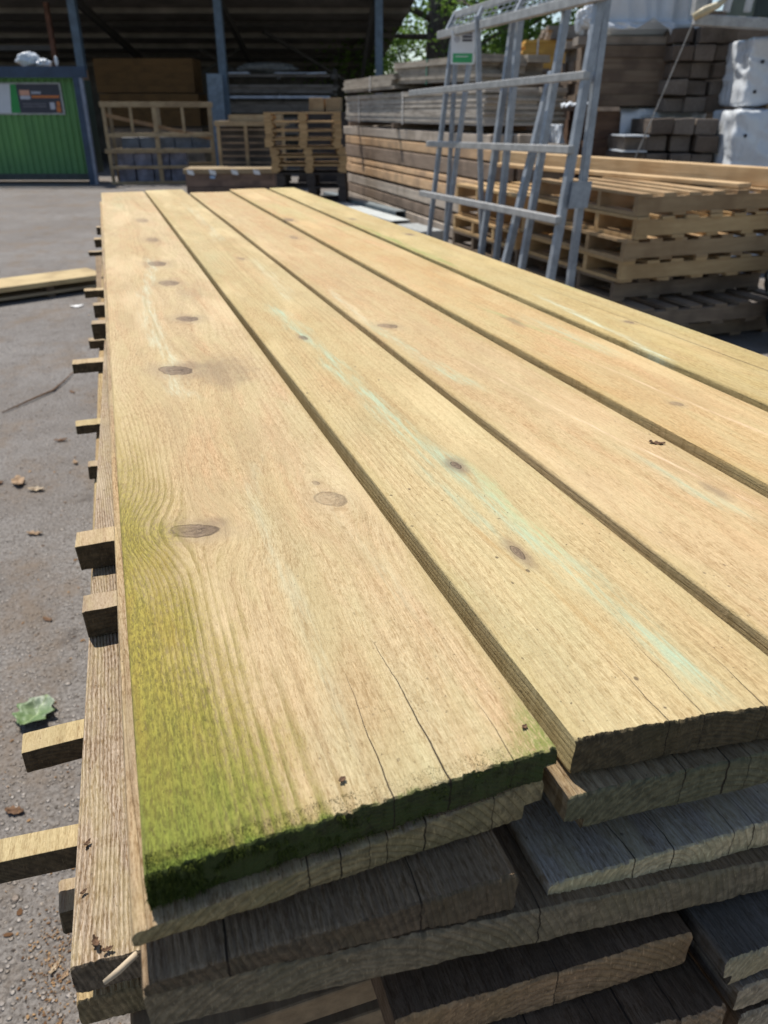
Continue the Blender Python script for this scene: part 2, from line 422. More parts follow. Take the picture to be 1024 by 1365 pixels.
m2=plank_mat('plank_wood_streak',.158,8.1,(.59,.47,.26),(.51,.385,.195),(.35,.24,.11),pith=(.085,-.07),freq=300,
    knots=K(p2x,p2y,[(.291,.634,.0042,.0085,1,1.),(.269,.461,.0034,.0110,.85,.9),(.262,1.152,.006,.014,.9,.9),(.29,1.9,.008,.02,.6,.6)]),
    streaks=[(ST(p2x,p2y,[(.257,1.40),(.266,1.2),(.268,1.105),(.271,.889),(.280,.703),(.289,.583),(.292,.492),(.300,.394),(.303,.324),(.305,.270)]),.018,.85,TURQ),
             (ST(p2x,p2y,[(.255,.66),(.262,.56),(.270,.49)]),.010,.6,TURQ),
             (ST(p2x,p2y,[(.300,.62),(.300,.52),(.303,.45)]),.012,.75,(.42,.46,.22)),
             (ST(p2x,p2y,[(.318,1.9),(.312,1.6),(.300,1.42)]),.016,.4,PALE),
             (ST(p2x,p2y,[(.290,3.2),(.295,2.6),(.285,2.2)]),.02,.5,PALE),
             (ST(p2x,p2y,[(.25,.57),(.258,.47),(.268,.40),(.272,.33)]),.004,.55,(.42,.26,.10))],
    stain=[(.291-p2x,.634-p2y,.016,.03,.6),(.269-p2x,.461-p2y,.012,.03,.45)],
    cracks=[(ST(p2x,p2y,[(.262,.268),(.2625,.30),(.264,.33)]),.0004),(ST(p2x,p2y,[(.285,.27),(.287,.32),(.288,.36)]),.0003),(ST(p2x,p2y,[(.325,.27),(.326,.30),(.326,.32)]),.0004)],
    endcol=(.10,.075,.04), pinkamt=.42, ring_amt=.46, tint=(.46,.47,.27,.45), pits=.8)
P2=board('stack_board',m2,(.204,.362),(.187,.351),(.269,.252),3.86,T+.001,.028,nu=120,seed=4.2,rough_end=.0022,bow=(.002,0))
tag(P2,'top plank with one long turquoise streak and small dark knots beside the mossy plank','plank',GT)
p3x,p3y=.377,.30
m3=plank_mat('plank_wood_pinkish',.147,15.7,(.58,.44,.25),(.53,.375,.20),(.40,.26,.12),pith=(.05,-.05),freq=240,
    knots=K(p3x,p3y,[(.411,1.175,.015,.016,.9,.6),(.49,2.2,.010,.03,.6)]),
    streaks=[(ST(p3x,p3y,[(.391,1.20),(.391,1.118),(.396,.988),(.414,.841)]),.014,.75,TURQ),(ST(p3x,p3y,[(.47,.60),(.478,.52),(.484,.45)]),.012,.55,TURQ),
             (ST(p3x,p3y,[(.40,1.5),(.39,1.35),(.385,1.2)]),.012,.5,PALE),
             (ST(p3x,p3y,[(.447,.98),(.46,.82),(.48,.66),(.50,.53),(.51,.45)]),.0035,.8,(.74,.55,.36))],
    stain=[(.493-p3x,.50-p3y,.008,.03,.5)],pink=(.55,.35,.18),pinkamt=.60,ring_amt=.42,endcol=(.12,.08,.045))
P3=board('stack_board',m3,(.374,.526),(.363,.533),(.30,.31),3.66,T+.003,.03,nu=60,seed=7.4)
tag(P3,'smooth pinkish plank in the middle of the top layer with faint pale streaks','plank',GT)
p4x,p4y=.544,.33
m4=plank_mat('plank_wood_orange',.14,22.9,(.60,.445,.235),(.55,.375,.18),(.42,.27,.115),pith=(.10,-.045),freq=250,
    knots=K(p4x,p4y,[(.526+.03,2.551,.012,.035,.8),(.605,.70,.006,.008,.6)]),
    streaks=[(ST(p4x,p4y,[(.60,1.25),(.618,1.104),(.632,1.0),(.64,.93)]),.010,.75,(.33,.36,.16)),(ST(p4x,p4y,[(.640,1.15),(.650,1.02),(.655,.9)]),.016,.6,TURQ),
             (ST(p4x,p4y,[(.60,.95),(.612,.80),(.625,.66),(.640,.55)]),.0035,.7,(.74,.55,.36))],
    stain=[(.612-p4x,1.12-p4y,.012,.05,.5)],pinkamt=.6,ring_amt=.5,endcol=(.12,.08,.045),tint=(.50,.50,.25,.4))
P4=board('stack_board',m4,(.539,.680),(.541,.702),(.33,.34),3.71,T+.008,.037,nu=60,seed=9.9,rebate=('L',.006,.35))
tag(P4,'orange tan plank with a thick grained left edge above a dark gap','plank',GT)
p5x,p5y=.697,.36
m5=plank_mat('plank_wood_yellow',.147,31.3,(.56,.44,.215),(.49,.37,.16),(.36,.26,.115),pith=(.12,-.035),freq=230,
    knots=K(p5x,p5y,[(.793,2.112,.010,.02,.9),(.775,1.05,.006,.010,.8),(.745,2.5,.01,.025,.6)]),
    streaks=[(ST(p5x,p5y,[(.735,1.28),(.727,1.131),(.716,.982),(.70,.85)]),.009,.9,(.56,.62,.46)),(ST(p5x,p5y,[(.716,2.4),(.714,2.0),(.712,1.6)]),.010,.8,(.20,.28,.06))],
    cracks=[(ST(p5x,p5y,[(.80,.36),(.79,.9),(.782,1.3),(.775,1.6)]),.0012)],pinkamt=.35,ring_amt=.62,endcol=(.12,.08,.045),tint=(.46,.48,.20,.45))
P5=board('stack_board',m5,(.699,.845),(.718,.832),(.36,.37),3.70,T+.009,.03,nu=60,seed=12.1)
tag(P5,'yellowish plank with strong grain on the right edge of the top layer','plank',GT)

# moss on the front end of the first plank
mg=G('moss_fibre'); _i=mg.island()
m_moss=mg.fin(mg.mix(_i,(.014,.022,.005),(.095,.115,.022)),.9,.1)
mv=[];mf=[]
for i in range(14000):
    u=random.random()**1.25; w=random.random()
    dens=max(.10,1.15-u*1.15)
    if random.random()>dens: continue
    x=u*.215+.001; yb=(.258+.010*u)-.258+nz(u*56,w*6,1.7)*.0015+.0006; z=.0005+w*.0220
    if nz(u*14,w*3,3.3)<-.05+.25*(.5-u) and u>.12: continue
    ln=random.uniform(.0006,.0030)*(1.25-.7*u)*(1+.9*nz(u*30,w*5,8.1))
    d=Vector((random.gauss(0,.55),-1,random.gauss(-.45,.6))).normalized()
    s=d.cross(Vector((random.random()-.5,.3,random.random()-.5))).normalized()*random.uniform(.00015,.00032)
    b=Vector((x,yb,z)); n=len(mv)
    mv+= [tuple(b-s),tuple(b+s),tuple(b+d*ln+Vector((0,0,-ln*.25)))]; mf.append((n,n+1,n+2))
for i in range(5000):      # short fuzz along the upper arris
    u=random.random()**1.5; x=u*.21+.002
    b=Vector((x,.010*u+random.uniform(0,.012)**1.0,.0229)); ln=random.uniform(.0004,.0012)
    d=Vector((random.gauss(0,.4),random.gauss(-.3,.5),1)).normalized(); s=Vector((random.gauss(0,1),random.gauss(0,1),0)).normalized()*.0002
    n=len(mv); mv+=[tuple(b-s),tuple(b+s),tuple(b+d*ln)]; mf.append((n,n+1,n+2))
me=bpy.data.meshes.new('moss'); me.from_pydata(mv,[],mf); me.materials.append(m_moss)
mo=bpy.data.objects.new('moss',me); link(mo,P1); tag(mo,kind='stuff')

# lower layers ----------------------------------------------------------------
def lower(label,seed,xn,xf,yn,yf,ztop,t,cols,endcol,reb=None,ring=.6,groove=.0,cr=(),tint=None,nu=130,re=.0016,slope=0,cx=None,tl=None,bow=(0,0),pith=(.1,-.05),freq=210,fib=.8):
    m=plank_mat('weathered_board',xn[1]-xn[0],seed,*cols,edgeamt=.0,pith=pith,freq=freq,pinkamt=.25,pink=(cols[1][0]*1.1,cols[1][1]*.9,cols[1][2]*.75),
        ring_amt=ring,fibre_amt=fib,pits=.8,endcol=endcol,endk=1.8,groove=groove,cracks=[(sorted([(a,0.),(a+.001,.02),(a+b,c)],key=lambda q:q[1]),w*.55) for a,b,c,w in cr],tint=tint)
    o=board('stack_board',m,xn,xf,yn,yf,ztop,t,nu=nu,seed=seed,rough_end=re,rebate=reb,slope=slope,curve_x=cx,tl=tl,bow=bow)
    return tag(o,label,'board',GL)
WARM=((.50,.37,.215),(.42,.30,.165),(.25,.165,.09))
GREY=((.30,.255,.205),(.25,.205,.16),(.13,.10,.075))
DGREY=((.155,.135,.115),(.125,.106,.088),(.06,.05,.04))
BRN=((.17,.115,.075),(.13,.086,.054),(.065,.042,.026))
lower('grey brown board directly under the mossy plank, its cracked end showing below the moss',41.,(-.0378,.188),(-.01,.19),(.249,.270),3.7,1.0655,.028,
      ((.50,.36,.20),(.36,.285,.20),(.24,.17,.10)),(.16,.125,.065),reb=('R',.012,.45),groove=-.8,tl=.011,
      cr=[(.085,.002,.05,.0009),(.102,.002,.09,.0010),(.118,.001,.04,.0006),(.128,.001,.06,.0007),(.150,.002,.09,.0011),(.192,.001,.06,.0008)])
lower('dark ridged board with a rotting brown end, third layer down at the left corner',47.,(-.0374,.158),(-.01,.165),(.243,.2385),3.7,1.0365,.030,
      ((.40,.29,.175),(.24,.175,.115),(.13,.09,.058)),(.075,.055,.035),groove=-1.4,freq=240,pith=(-.20,-.06),tl=.010,cr=[(.04,.004,.08,.0014),(.14,.003,.06,.001)],re=.0024)
lower('long brown board below the rotting end, running on under the grey board',53.,(-.0375,.40),(-.02,.40),(.245,.2250),3.7,1.0035,.030,
      ((.28,.20,.12),(.19,.145,.095),(.10,.072,.045)),(.12,.095,.06),groove=-.5,cr=[(.21,.002,.05,.001)],re=.0022,nu=150,bow=(0,-.044))
lower('greenish brown board with sunlit grooved left edge under the streaked plank',59.,(.1965,.345),(.20,.35),(.2575,.2485),3.7,1.0605,.029,
      ((.42,.32,.19),(.26,.20,.125),(.14,.095,.055)),(.085,.078,.045),reb=('L',.012,.35),groove=-1.2,cr=[(.075,.002,.06,.0008),(.105,.002,.05,.0012),(.120,.001,.03,.0006)])
lower('smooth silver grey board with a pale ringed end on the right, third layer down',61.,(.1815,.40),(.18,.40),(.2425,.235),3.7,1.0125,.0235,
      ((.47,.42,.355),(.385,.338,.278),(.21,.175,.138)),(.30,.245,.15),reb=('L',.007,.4),groove=-.5,cr=[(.055,-.012,.05,.0010),(.082,-.010,.05,.0009),(.125,-.006,.04,.0006),(.14,-.006,.04,.0006)],pith=(.075,-.002),re=.0022,freq=240)
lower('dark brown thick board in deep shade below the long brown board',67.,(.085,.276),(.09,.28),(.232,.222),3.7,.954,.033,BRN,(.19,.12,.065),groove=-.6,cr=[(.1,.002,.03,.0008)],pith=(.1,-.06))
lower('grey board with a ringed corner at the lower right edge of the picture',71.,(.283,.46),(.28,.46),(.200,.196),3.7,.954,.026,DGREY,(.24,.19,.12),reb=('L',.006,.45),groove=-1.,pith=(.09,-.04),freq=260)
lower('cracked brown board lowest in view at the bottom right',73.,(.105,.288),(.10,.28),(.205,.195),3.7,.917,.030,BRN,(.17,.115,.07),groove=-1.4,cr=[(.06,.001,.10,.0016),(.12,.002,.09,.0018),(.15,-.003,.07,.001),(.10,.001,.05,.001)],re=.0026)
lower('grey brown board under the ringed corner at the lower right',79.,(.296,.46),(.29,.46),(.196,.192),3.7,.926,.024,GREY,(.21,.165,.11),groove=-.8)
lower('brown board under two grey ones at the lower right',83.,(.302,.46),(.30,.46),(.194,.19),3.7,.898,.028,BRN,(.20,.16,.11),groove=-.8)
lower('weathered grey grooved board sticking out beyond the left side of the stack',89.,(-.089,.085),(.0,.18),(.334,.325),3.6,.937,.027,
      ((.54,.445,.34),(.45,.36,.27),(.22,.16,.11)),(.085,.065,.045),ring=.85,groove=-2.,freq=330,pith=(-.30,-.05),re=.002,cx=.004,nu=90,fib=1.)
lower('sunlit yellow brown board below the projecting grey one at the bottom left corner',97.,(-.094,.075),(-.03,.10),(.345,.335),3.6,.886,.027,
      ((.52,.39,.21),(.42,.30,.16),(.24,.155,.08)),(.12,.09,.05),ring=.7,groove=-1.6,freq=280,pith=(-.25,-.04))
# the rest of the stack down to the yard
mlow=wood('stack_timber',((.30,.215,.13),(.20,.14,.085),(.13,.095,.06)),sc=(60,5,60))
zz=.853; row=0
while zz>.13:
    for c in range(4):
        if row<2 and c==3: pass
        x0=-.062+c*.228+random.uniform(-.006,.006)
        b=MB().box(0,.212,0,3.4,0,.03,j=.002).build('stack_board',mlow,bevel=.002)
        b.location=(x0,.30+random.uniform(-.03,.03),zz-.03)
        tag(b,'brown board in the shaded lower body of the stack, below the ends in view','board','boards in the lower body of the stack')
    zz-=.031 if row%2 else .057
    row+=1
mbear=wood('bearer_timber',((.34,.25,.15),(.25,.18,.11),(.16,.11,.07)))
for k,yy in enumerate((.6,1.9,3.1)):
    b=MB().box(0,.98,0,.09,0,max(.05,zz-.002),j=.002).build('ground_bearer',mbear,bevel=.003); b.location=(-.05,yy,.0)
    tag(b,'squared timber lying on the ground beneath the board stack','bearer','bearers under the stack')

# stickers between the layers, poking out at the left -------------------------
mst=[plank_mat('sticker_wood_%s'%n,.03,s,*c,edgeamt=.0,pith=(.02,-.1),freq=240,pinkamt=.2,ring_amt=.6,pits=.6,endcol=(.10,.075,.045)) for n,s,c in
     (('pale',3.3,((.54,.42,.27),(.46,.35,.21),(.29,.2,.11))),('grey',5.9,((.46,.36,.25),(.36,.28,.19),(.2,.14,.09))),('yellow',9.1,((.56,.45,.26),(.47,.37,.20),(.30,.22,.11))))]
def sticker(label,x0,y,ztop,w,h,mat,skew=0.,x1=.3,tilt=0.):
    n=14; vv=[];ff=[]
    L=x1-x0
    xs=[0,.001,.003,.006,.012,.02,.03,.045,.06,.09,.14,.2,L]
    for i,a in enumerate(xs):
        jx=[random.uniform(-.0012,.0016) if i==0 else 0 for _ in range(4)]
        yc=-skew*a
        b=.0012 if i==0 else 0
        for q,(yy,z_) in enumerate(((-w/2+b,-h+b),(w/2-b,-h+b),(w/2-b,-b),(-w/2+b,-b))):
            vv.append((a+jx[q],yy+yc+random.uniform(-.0004,.0004),z_+random.uniform(-.0004,.0004)+tilt*a))
    for i in range(len(xs)-1):
        for q in range(4):
            a=i*4+q; b=i*4+(q+1)%4; ff.append((a,b,b+4,a+4))
    ff.append((3,2,1,0)); e=(len(xs)-1)*4; ff.append((e,e+1,e+2,e+3))
    me=bpy.data.meshes.new('sticker'); me.from_pydata(vv,[],ff); me.materials.append(mst[mat])
    bm=bmesh.new(); bm.from_mesh(me); bmesh.ops.recalc_face_normals(bm,faces=bm.faces); bm.to_mesh(me); bm.free()
    o=bpy.data.objects.new('sticker',me); link(o); o.location=(x0,y,ztop)
    m=o.modifiers.new('bevel','BEVEL'); m.width=.0012; m.segments=2
    return tag(o,label,'sticker','stickers poking out of the left side of the stack')
sticker('square pale sticker end resting on the projecting grey board, the farther of the two',-.086,.833,.9695,.036,.031,0,-.04)
sticker('square sticker end resting on the projecting grey board, the nearer of the two',-.078,.694,.9695,.030,.031,1,-.03)
sticker('short yellowish sticker poking out under the projecting grey board, beside the green leaf',-.138,.580,.9095,.026,.023,2,-.05)
sticker('long thin sticker running out of the left edge of the picture',-.215,.470,.9095,.022,.023,2,.06)
sticker('dark stub of a sticker in shade, nearest to the lower left corner',-.113,.455,.857,.030,.026,1,.02)
sticker('thin yellow sticker standing out alone halfway along the stack',-.104,1.395,.909,.030,.016,2)
sticker('tiny dark sticker stub just beyond the thin yellow one',-.084,1.20,.909,.022,.022,1)
sticker('longer sticker with a bit of bark on top, midway down the stack',-.117,1.80,.909,.036,.022,0)
sticker('thick block shaped sticker end, nearer of the two tall ones along the stack',-.066,1.90,.97,.036,.036,1)
sticker('thick block shaped sticker end, farther of the two tall ones along the stack',-.062,2.10,.97,.034,.032,1)
sticker('small dark sticker between the tall block ends and the long one with bark',-.083,1.99,.909,.03,.02,1)
sticker('bent looking thin sticker in front of the two planks lying on the ground',-.096,2.62,.909,.04,.022,0)
sticker('thin dark sticker just beyond the planks lying on the ground',-.072,2.98,.97,.03,.014,1)
sticker('pale sticker stub near the far end of the stack',-.052,3.30,.97,.05,.03,0)
sticker('farthest dark sticker stub at the far end of the stack',-.042,3.66,.97,.05,.03,1)

# ------------------------------------------------------------------ ground
g=G('yard_asphalt'); x,y,z=g.obj()
a=g.noise(g.vec(x*.7,y*.7,0.),1,5,.6); b=g.noise(g.vec(x*7,y*7,3.),1,5,.65); f=g.noise(g.vec(x*90,y*90,1.),1,4,.7)
v1=g.voro(g.vec(x*75,y*75,0.),1); v2=g.voro(g.vec(x*75,y*75,0.),1,out='Color')
sep=g.nt.nodes.new('ShaderNodeSeparateColor'); g.nt.links.new(v2.k,sep.inputs[0]); rr=S(g,sep.outputs[0]); rg=S(g,sep.outputs[1])
v3=g.voro(g.vec(x*22+b*.4,y*22,2.),1); v4=g.voro(g.vec(x*22+b*.4,y*22,2.),1,out='Color')
sep2=g.nt.nodes.new('ShaderNodeSeparateColor'); g.nt.links.new(v4.k,sep2.inputs[0]); r2=S(g,sep2.outputs[0]); g2=S(g,sep2.outputs[1])
c=g.mix(g.ss(a,.35,.65),(.205,.185,.168),(.265,.248,.232))
c=g.mix(g.ss(b,.42,.66)*.55,c,(.16,.14,.122))
c=g.mix(g.ss(f,.40,.62)*.8,c,(.095,.083,.073))
near=g.ss(y,2.,7.,1.,0.)
stone=g.ss(v1+(f-.5)*.4,.22,.46,1.,0.)*g.ss(rr,.35,.75)
sc=g.mix(rg,(.28,.24,.20),(.46,.42,.385))
c=g.mix(stone*.75*near,c,sc)
peb=g.ss(v3+(f-.5)*.25,.12,.24,1.,0.)*g.ss(r2,.80,.84)
c=g.mix(peb*.8*near,c,g.mix(g2,(.22,.16,.12),(.42,.38,.34)))
dirt=g.ss(g.noise(g.vec(x*1.9,y*1.3,9.),1,6,.75),.48,.64)
c=g.mix(dirt*.6,c,(.17,.125,.085))
dark=g.ss(g.noise(g.vec(x*3.,y*3.,19.),1,4,.7),.60,.68)
c=g.mix(dark*.5,c,(.07,.058,.05))
h=f*.9+stone*1.1+peb*1.8+b*1.6
g.bump(h,1.,.006)
m_ground=g.fin(c,.85,.25)
n=40; bm=bmesh.new()
def gz(i): s=(i/n*2-1); return 150*s*abs(s)**1.5
vs_=[[bm.verts.new((gz(i),gz(j)+3,0)) for j in range(n+1)] for i in range(n+1)]
for i in range(n):
    for j in range(n): bm.faces.new((vs_[i][j],vs_[i+1][j],vs_[i+1][j+1],vs_[i][j+1]))
me=bpy.data.meshes.new('ground'); bm.to_mesh(me); bm.free(); me.materials.append(m_ground)
tag(link(bpy.data.objects.new('ground',me)),kind='structure')

# grit: loose stones too many to count
g=G('grit_stone'); _i=g.island(); m_grit=g.fin(g.mix(g.ss(_i,.15,1.),(.085,.07,.058),(.34,.29,.24)),.9,.2)
gv=[];gf=[]
for i in range(9000):
    yy=.7+5.5*random.random()**1.6; xx=-.05-yy*.30*random.random()-.05*random.random()
    s=random.choice((.001,.0013,.0018,.0026,.0036))*random.uniform(.7,1.2)*(1+yy*.1)
    n=len(gv); rot=random.random()*6.3
    for k in range(5):
        aa=rot+k*1.2566; rad=s*random.uniform(.5,1.3); gv.append((xx+rad*math.cos(aa),yy+rad*math.sin(aa),-.0004))
    gv.append((xx+random.uniform(-.3,.3)*s,yy+random.uniform(-.3,.3)*s,s*random.uniform(.3,.8)))
    for k in range(5): gf.append((n+k,n+(k+1)%5,n+5))
me=bpy.data.meshes.new('grit'); me.from_pydata(gv,[],gf); me.materials.append(m_grit)
tag(link(bpy.data.objects.new('grit',me)),kind='stuff')

m_lit=G('litter_flake'); _i=m_lit.island(); m_lit=m_lit.fin(m_lit.mix(_i,(.10,.05,.025),(.36,.23,.12)),.9,.1)
gv=[];gf=[]
for i in range(900):
    if i<330: yy=random.gauss(1.02,.07); xx=random.gauss(-.295,.028)
    else:
        yy=.8+7*random.random()**1.5; xx=-.06-yy*.27*random.random()-.03
    s=random.uniform(.0012,.004)*(1 if i<330 else random.choice((1,1,1.6,2.6))); a=random.random()*6.3; e=random.uniform(.25,.7)
    n=len(gv); 
    for k in range(6):
        t=k*1.0472; px=s*math.cos(t)*random.uniform(.7,1.2); py=s*e*math.sin(t)
        gv.append((xx+px*math.cos(a)-py*math.sin(a),yy+px*math.sin(a)+py*math.cos(a),.0012+random.uniform(0,.0022)))
    gf.append(tuple(range(n,n+6)))
me=bpy.data.meshes.new('litter'); me.from_pydata(gv,[],gf); me.materials.append(m_lit)
tag(link(bpy.data.objects.new('litter',me)),kind='stuff')

# green leaf
def leaf_mesh(name,L,Wd,mat,loc,rz,curl=.3,lob=.15,fold=.25,seed=0):
    vv=[];ff=[];N=14;M=8
    for i in range(N+1):
        t=i/N; w=Wd*.5*math.sin(math.pi*min(1,t*.96+.03))**.7*(1+lob*math.sin(t*22+seed))
        for j in range(M+1):
            s=j/M*2-1
            vv.append(((t-.5)*L, s*w, .004+abs(s)*fold*w+curl*L*(t-.5)**2*2+nz(t*5,s*3,seed)*L*.10+max(0,0)))
    for i in range(N):
        for j in range(M): a=i*(M+1)+j; ff.append((a,a+M+1,a+M+2,a+1))
    me=bpy.data.meshes.new(name); me.from_pydata(vv,[],ff); me.materials.append(mat)
    zmin=min(v[2] for v in vv)
    for v in me.vertices: v.co.z-=zmin
    for p in me.polygons: p.use_smooth=True
    o=bpy.data.objects.new(name,me); link(o); o.location=loc; o.rotation_euler=(0,0,rz)
    m=o.modifiers.new('thick','SOLIDIFY'); m.thickness=.0006
    return o
g=G('green_leaf'); x,y,z=g.obj()
nn=g.noise(g.vec(x*60,y*60,0.),1,3,.6); vein=g.ss(g.m('ABSOLUTE',y),.0,.0025,1.,0.); 
c=g.mix(g.ss(nn,.3,.7),(.075,.13,.045),(.15,.22,.09)); c=g.mix(g.ss(x,.0,.045)*.6,c,(.24,.27,.22)); c=g.mix(vein*.6,c,(.32,.42,.2))
m_leaf=g.fin(c,.5,.4)
tag(leaf_mesh('leaf',.115,.095,m_leaf,(-.364,1.75,0),R(60),.30,.22,.35,2),'crumpled green leaf lying on the asphalt left of the stack','leaf')
m_bark=plain('bark',(.16,.09,.05),.9,mott=.5,sc=60); m_dry=plain('dry_leaf',(.34,.23,.14),.8,mott=.4,sc=40); m_pale=plain('pale_chip',(.50,.40,.28),.8,mott=.3,sc=60)
GD='bits of bark and dry leaf on the asphalt'
for (xx,yy,L,Wd,mt,lab) in ((-.350,1.62,.05,.022,m_bark,'curled dark brown leaf piece just below the green leaf'),
    (-.425,2.80,.06,.025,m_dry,'pale tan dry leaf on the asphalt, level with the nearest square sticker'),
    (-.515,3.30,.10,.05,m_dry,'pinkish dry leaf near the left edge of the asphalt'),
    (-.60,3.32,.05,.03,m_bark,'dark leaf scrap at the left edge, touching the pinkish dry leaf'),
    (-.44,3.20,.07,.03,m_pale,'pale curled chip just below the pinkish dry leaf'),
    (-.392,1.43,.045,.022,m_bark,'dark bark flake at the left edge between the two lowest stickers'),
    (-.292,1.02,.032,.008,m_pale,'thin pale wood splinter on the gravel at the bottom left'),
    (-.275,1.00,.02,.008,m_dry,'reddish bark crumb beside the thin pale splinter'),
    (-.32,4.50,.05,.02,m_bark,'dark bark crumb beside the long twig on the asphalt'),
    (-.36,3.75,.06,.025,m_bark,'dark leaf bit on the asphalt below the thin yellow sticker'),
    (-.29,3.45,.05,.02,m_dry,'small tan leaf bit close to the stack below the thin yellow sticker'),
    (-.355,2.20,.04,.015,m_bark,'brown bark crumb on the asphalt left of the nearer square sticker')):
    tag(leaf_mesh('leaf_scrap',L,Wd,mt,(xx,yy,0),random.random()*3,.3,.2,.4,random.random()*9),lab,'debris',GD)
tag(leaf_mesh('paper_scrap',.10,.07,plain('white_paper',(.75,.74,.72),.8,mott=.05),(-.322,6.78,0),.2,.2,.02,.1,4),'small white scrap on the asphalt just in front of the lying planks','scrap')
def twig(label,pts,r):
    o=MB().tube(pts,r,7).build('twig',m_bark,smooth=True); return tag(o,label,'twig')
twig('long thin forked twig lying on the asphalt at the left edge',[(-.66,4.25,.008),(-.52,4.42,.012),(-.42,4.55,.010),(-.36,4.72,.014),(-.30,4.95,.008)],[.003,.005,.0065,.004,.002])
tw=MB().tube([(-.0685,.318,.9375),(-.060,.3195,.9415),(-.048,.322,.949)],[.0016,.0021,.0019],8).build('splinter',m_pale,smooth=True)
tag(tw,'round pale splinter of wood at the end of the projecting grey board','splinter')
for (xx,yy,L,lab) in ((-.073,.345,.012,'dark spider like crumb near the end of the projecting grey board'),(-.066,.338,.009,'black crumb near the splinter on the projecting grey board'),(-.078,.425,.008,'larger dark crumb halfway up the near part of the projecting grey board'),(-.0805,.385,.006,'reddish brown crumb on the projecting grey board below the larger dark one')):
    tag(leaf_mesh('crumb',L*.7,L*.3,m_bark,(xx,yy,.9385),random.random()*3,.6,.3,.6,random.random()*9),lab,'debris','crumbs on the projecting board')
tag(leaf_mesh('leaf_scrap',.016,.006,m_bark,(.509,.612,T+.0035),R(-35),.25,.2,.4,5),'dark curled leaf scrap lying on the plank beside the dark gap','debris')
tag(leaf_mesh('crumb',.0038,.0026,m_bark,(.0735,.283,T+.0012),.5,.5,.2,.5,6),'black seed like crumb near the mossy front end of the widest plank','debris')
tag(leaf_mesh('crumb',.0036,.0026,m_bark,(.182,.287,T+.0012),.5,.5,.2,.5,7),'grey crumb at the green right front corner of the widest plank','debris')

# two planks lying on the ground at the left
ml=wood('lying_plank_wood',((.56,.44,.24),(.48,.36,.19),(.34,.25,.13)),sc=(4,60,60),var=.1)
ml2=wood('lying_plank_old',((.36,.29,.19),(.30,.23,.15),(.2,.15,.1)),sc=(4,60,60),var=.1)
def lying(label,x0,x1,y0,wd,z,t,mat,rz):
    b=MB(); N=10
    b.box(x0-x1,0,0,wd,0,t); o=b.build('lying_plank',mat,bevel=.004); o.location=(x1,y0,z); o.rotation_euler=(0,0,rz); return tag(o,label,'plank','planks lying on the yard at the left')
LR=R(24.); w_darkb=wood('dark_batten_wood',((.12,.09,.06),(.09,.065,.045),(.06,.045,.03)))
lying('clean yellow plank on top of the pair lying across the yard at the left',-4.2,-.06,7.42,.42,.095,.04,ml,LR)
lying('older darker plank below the clean yellow one lying across the yard',-4.1,-.08,7.44,.36,.025,.025,ml2,LR)
for xx in (.5,1.9,3.4):
    for z0,zt,w_ in ((0,.025,'under the lower'),(.05,.095,'between the two')):
        o=MB().box(-.03,.03,.02,.36,0,zt-z0).build('spacer_batten',w_darkb); o.location=(-.06-xx*math.cos(LR),7.42-xx*math.sin(LR),z0); o.rotation_euler=(0,0,LR)
        tag(o,'dark batten between or under the two planks lying on the yard','batten','battens between the lying planks')

# ------------------------------------------------------------------ galvanised A-frame rack
m_galv=plain('galvanised_steel',(.30,.325,.355),.5,.35,.5,.22,14)
m_galv2=plain('galvanised_rail',(.38,.375,.36),.5,.3,.5,.22,14)
rk=empty('steel_rack','tall galvanised steel A-frame rack with slanting posts and a green and white sign','rack',(2.85,5.65,0))
ro=Vector((2.85,5.65,0))
def rp(name,a,b,w,h=None,mat=None):
    o=MB().bar(Vector(a)-ro,Vector(b)-ro,w,h or w,up=(1,0,0)).build(name,mat or m_galv,rk,bevel=.005); return o
def ext(a,b,z1=0.,z0=2.03):
    a=Vector(a);b=Vector(b);d=(b-a)/(b.z-a.z); return a+d*(z0-a.z), a+d*(z1-a.z)
for a,b,w in (((2.877,6.76,1.757),(2.732,6.76,.406),.05),((2.903,6.7,1.738),(2.869,6.7,.35),.045),((2.983,6.6,1.767),(2.849,6.6,.565),.05),
    ((2.813,6.1,1.936),(2.954,6.1,.319),.05),((2.948,5.8,1.971),(2.793,5.8,.373),.06),((2.947,5.7,1.963),(2.881,5.7,.35),.06),
    ((2.861,5.0,1.579),(2.731,5.0,.411),.06),((2.851,4.55,1.968),(2.702,4.55,.416),.065),((2.905,4.57,1.97),(2.867,4.57,.349),.06)):
    p,q=ext(a,b); rp('post',p,q,w*.76)
rp('brace',(2.955,5.2,1.64),(2.628,5.2,.05),.05)
def rail(y0,x0,z0,y1,x1,z1,w=.045,nm='rail',mt=None): return rp(nm,(x0,y0,z0),(x1,y1,z1),w,w,mt or m_galv2)
rail(7.0,2.63,1.545,4.52,2.80,1.595); rail(6.86,2.745,1.16,4.50,2.735,1.20); rail(6.86,2.69,.765,4.50,2.695,.80)
rail(6.9,2.84,1.965,4.40,2.82,1.985,.055,'top_rail'); rail(6.8,2.93,2.10,4.40,2.92,2.14,.045,'top_rail'); rail(6.86,2.63,.33,4.5,2.66,.36,.045)
for k,yy in enumerate((6.78,6.25,5.6,5.0,4.5)): rp('top_tie',(2.845,yy,1.97),(2.93,yy,2.12),.035)
msh=MB()
for k in range(26):
    yy=6.8-k*.093; msh.bar(Vector((2.852,yy,1.985))-ro,Vector((2.925,yy,2.11))-ro,.006,.006)
for k in range(5):
    t=k/4; msh.bar(Vector((2.85+.075*t,6.8,1.985+.125*t))-ro,Vector((2.85+.075*t,4.45,2.0+.13*t))-ro,.006,.006)
msh.build('wire_mesh',m_galv,rk)
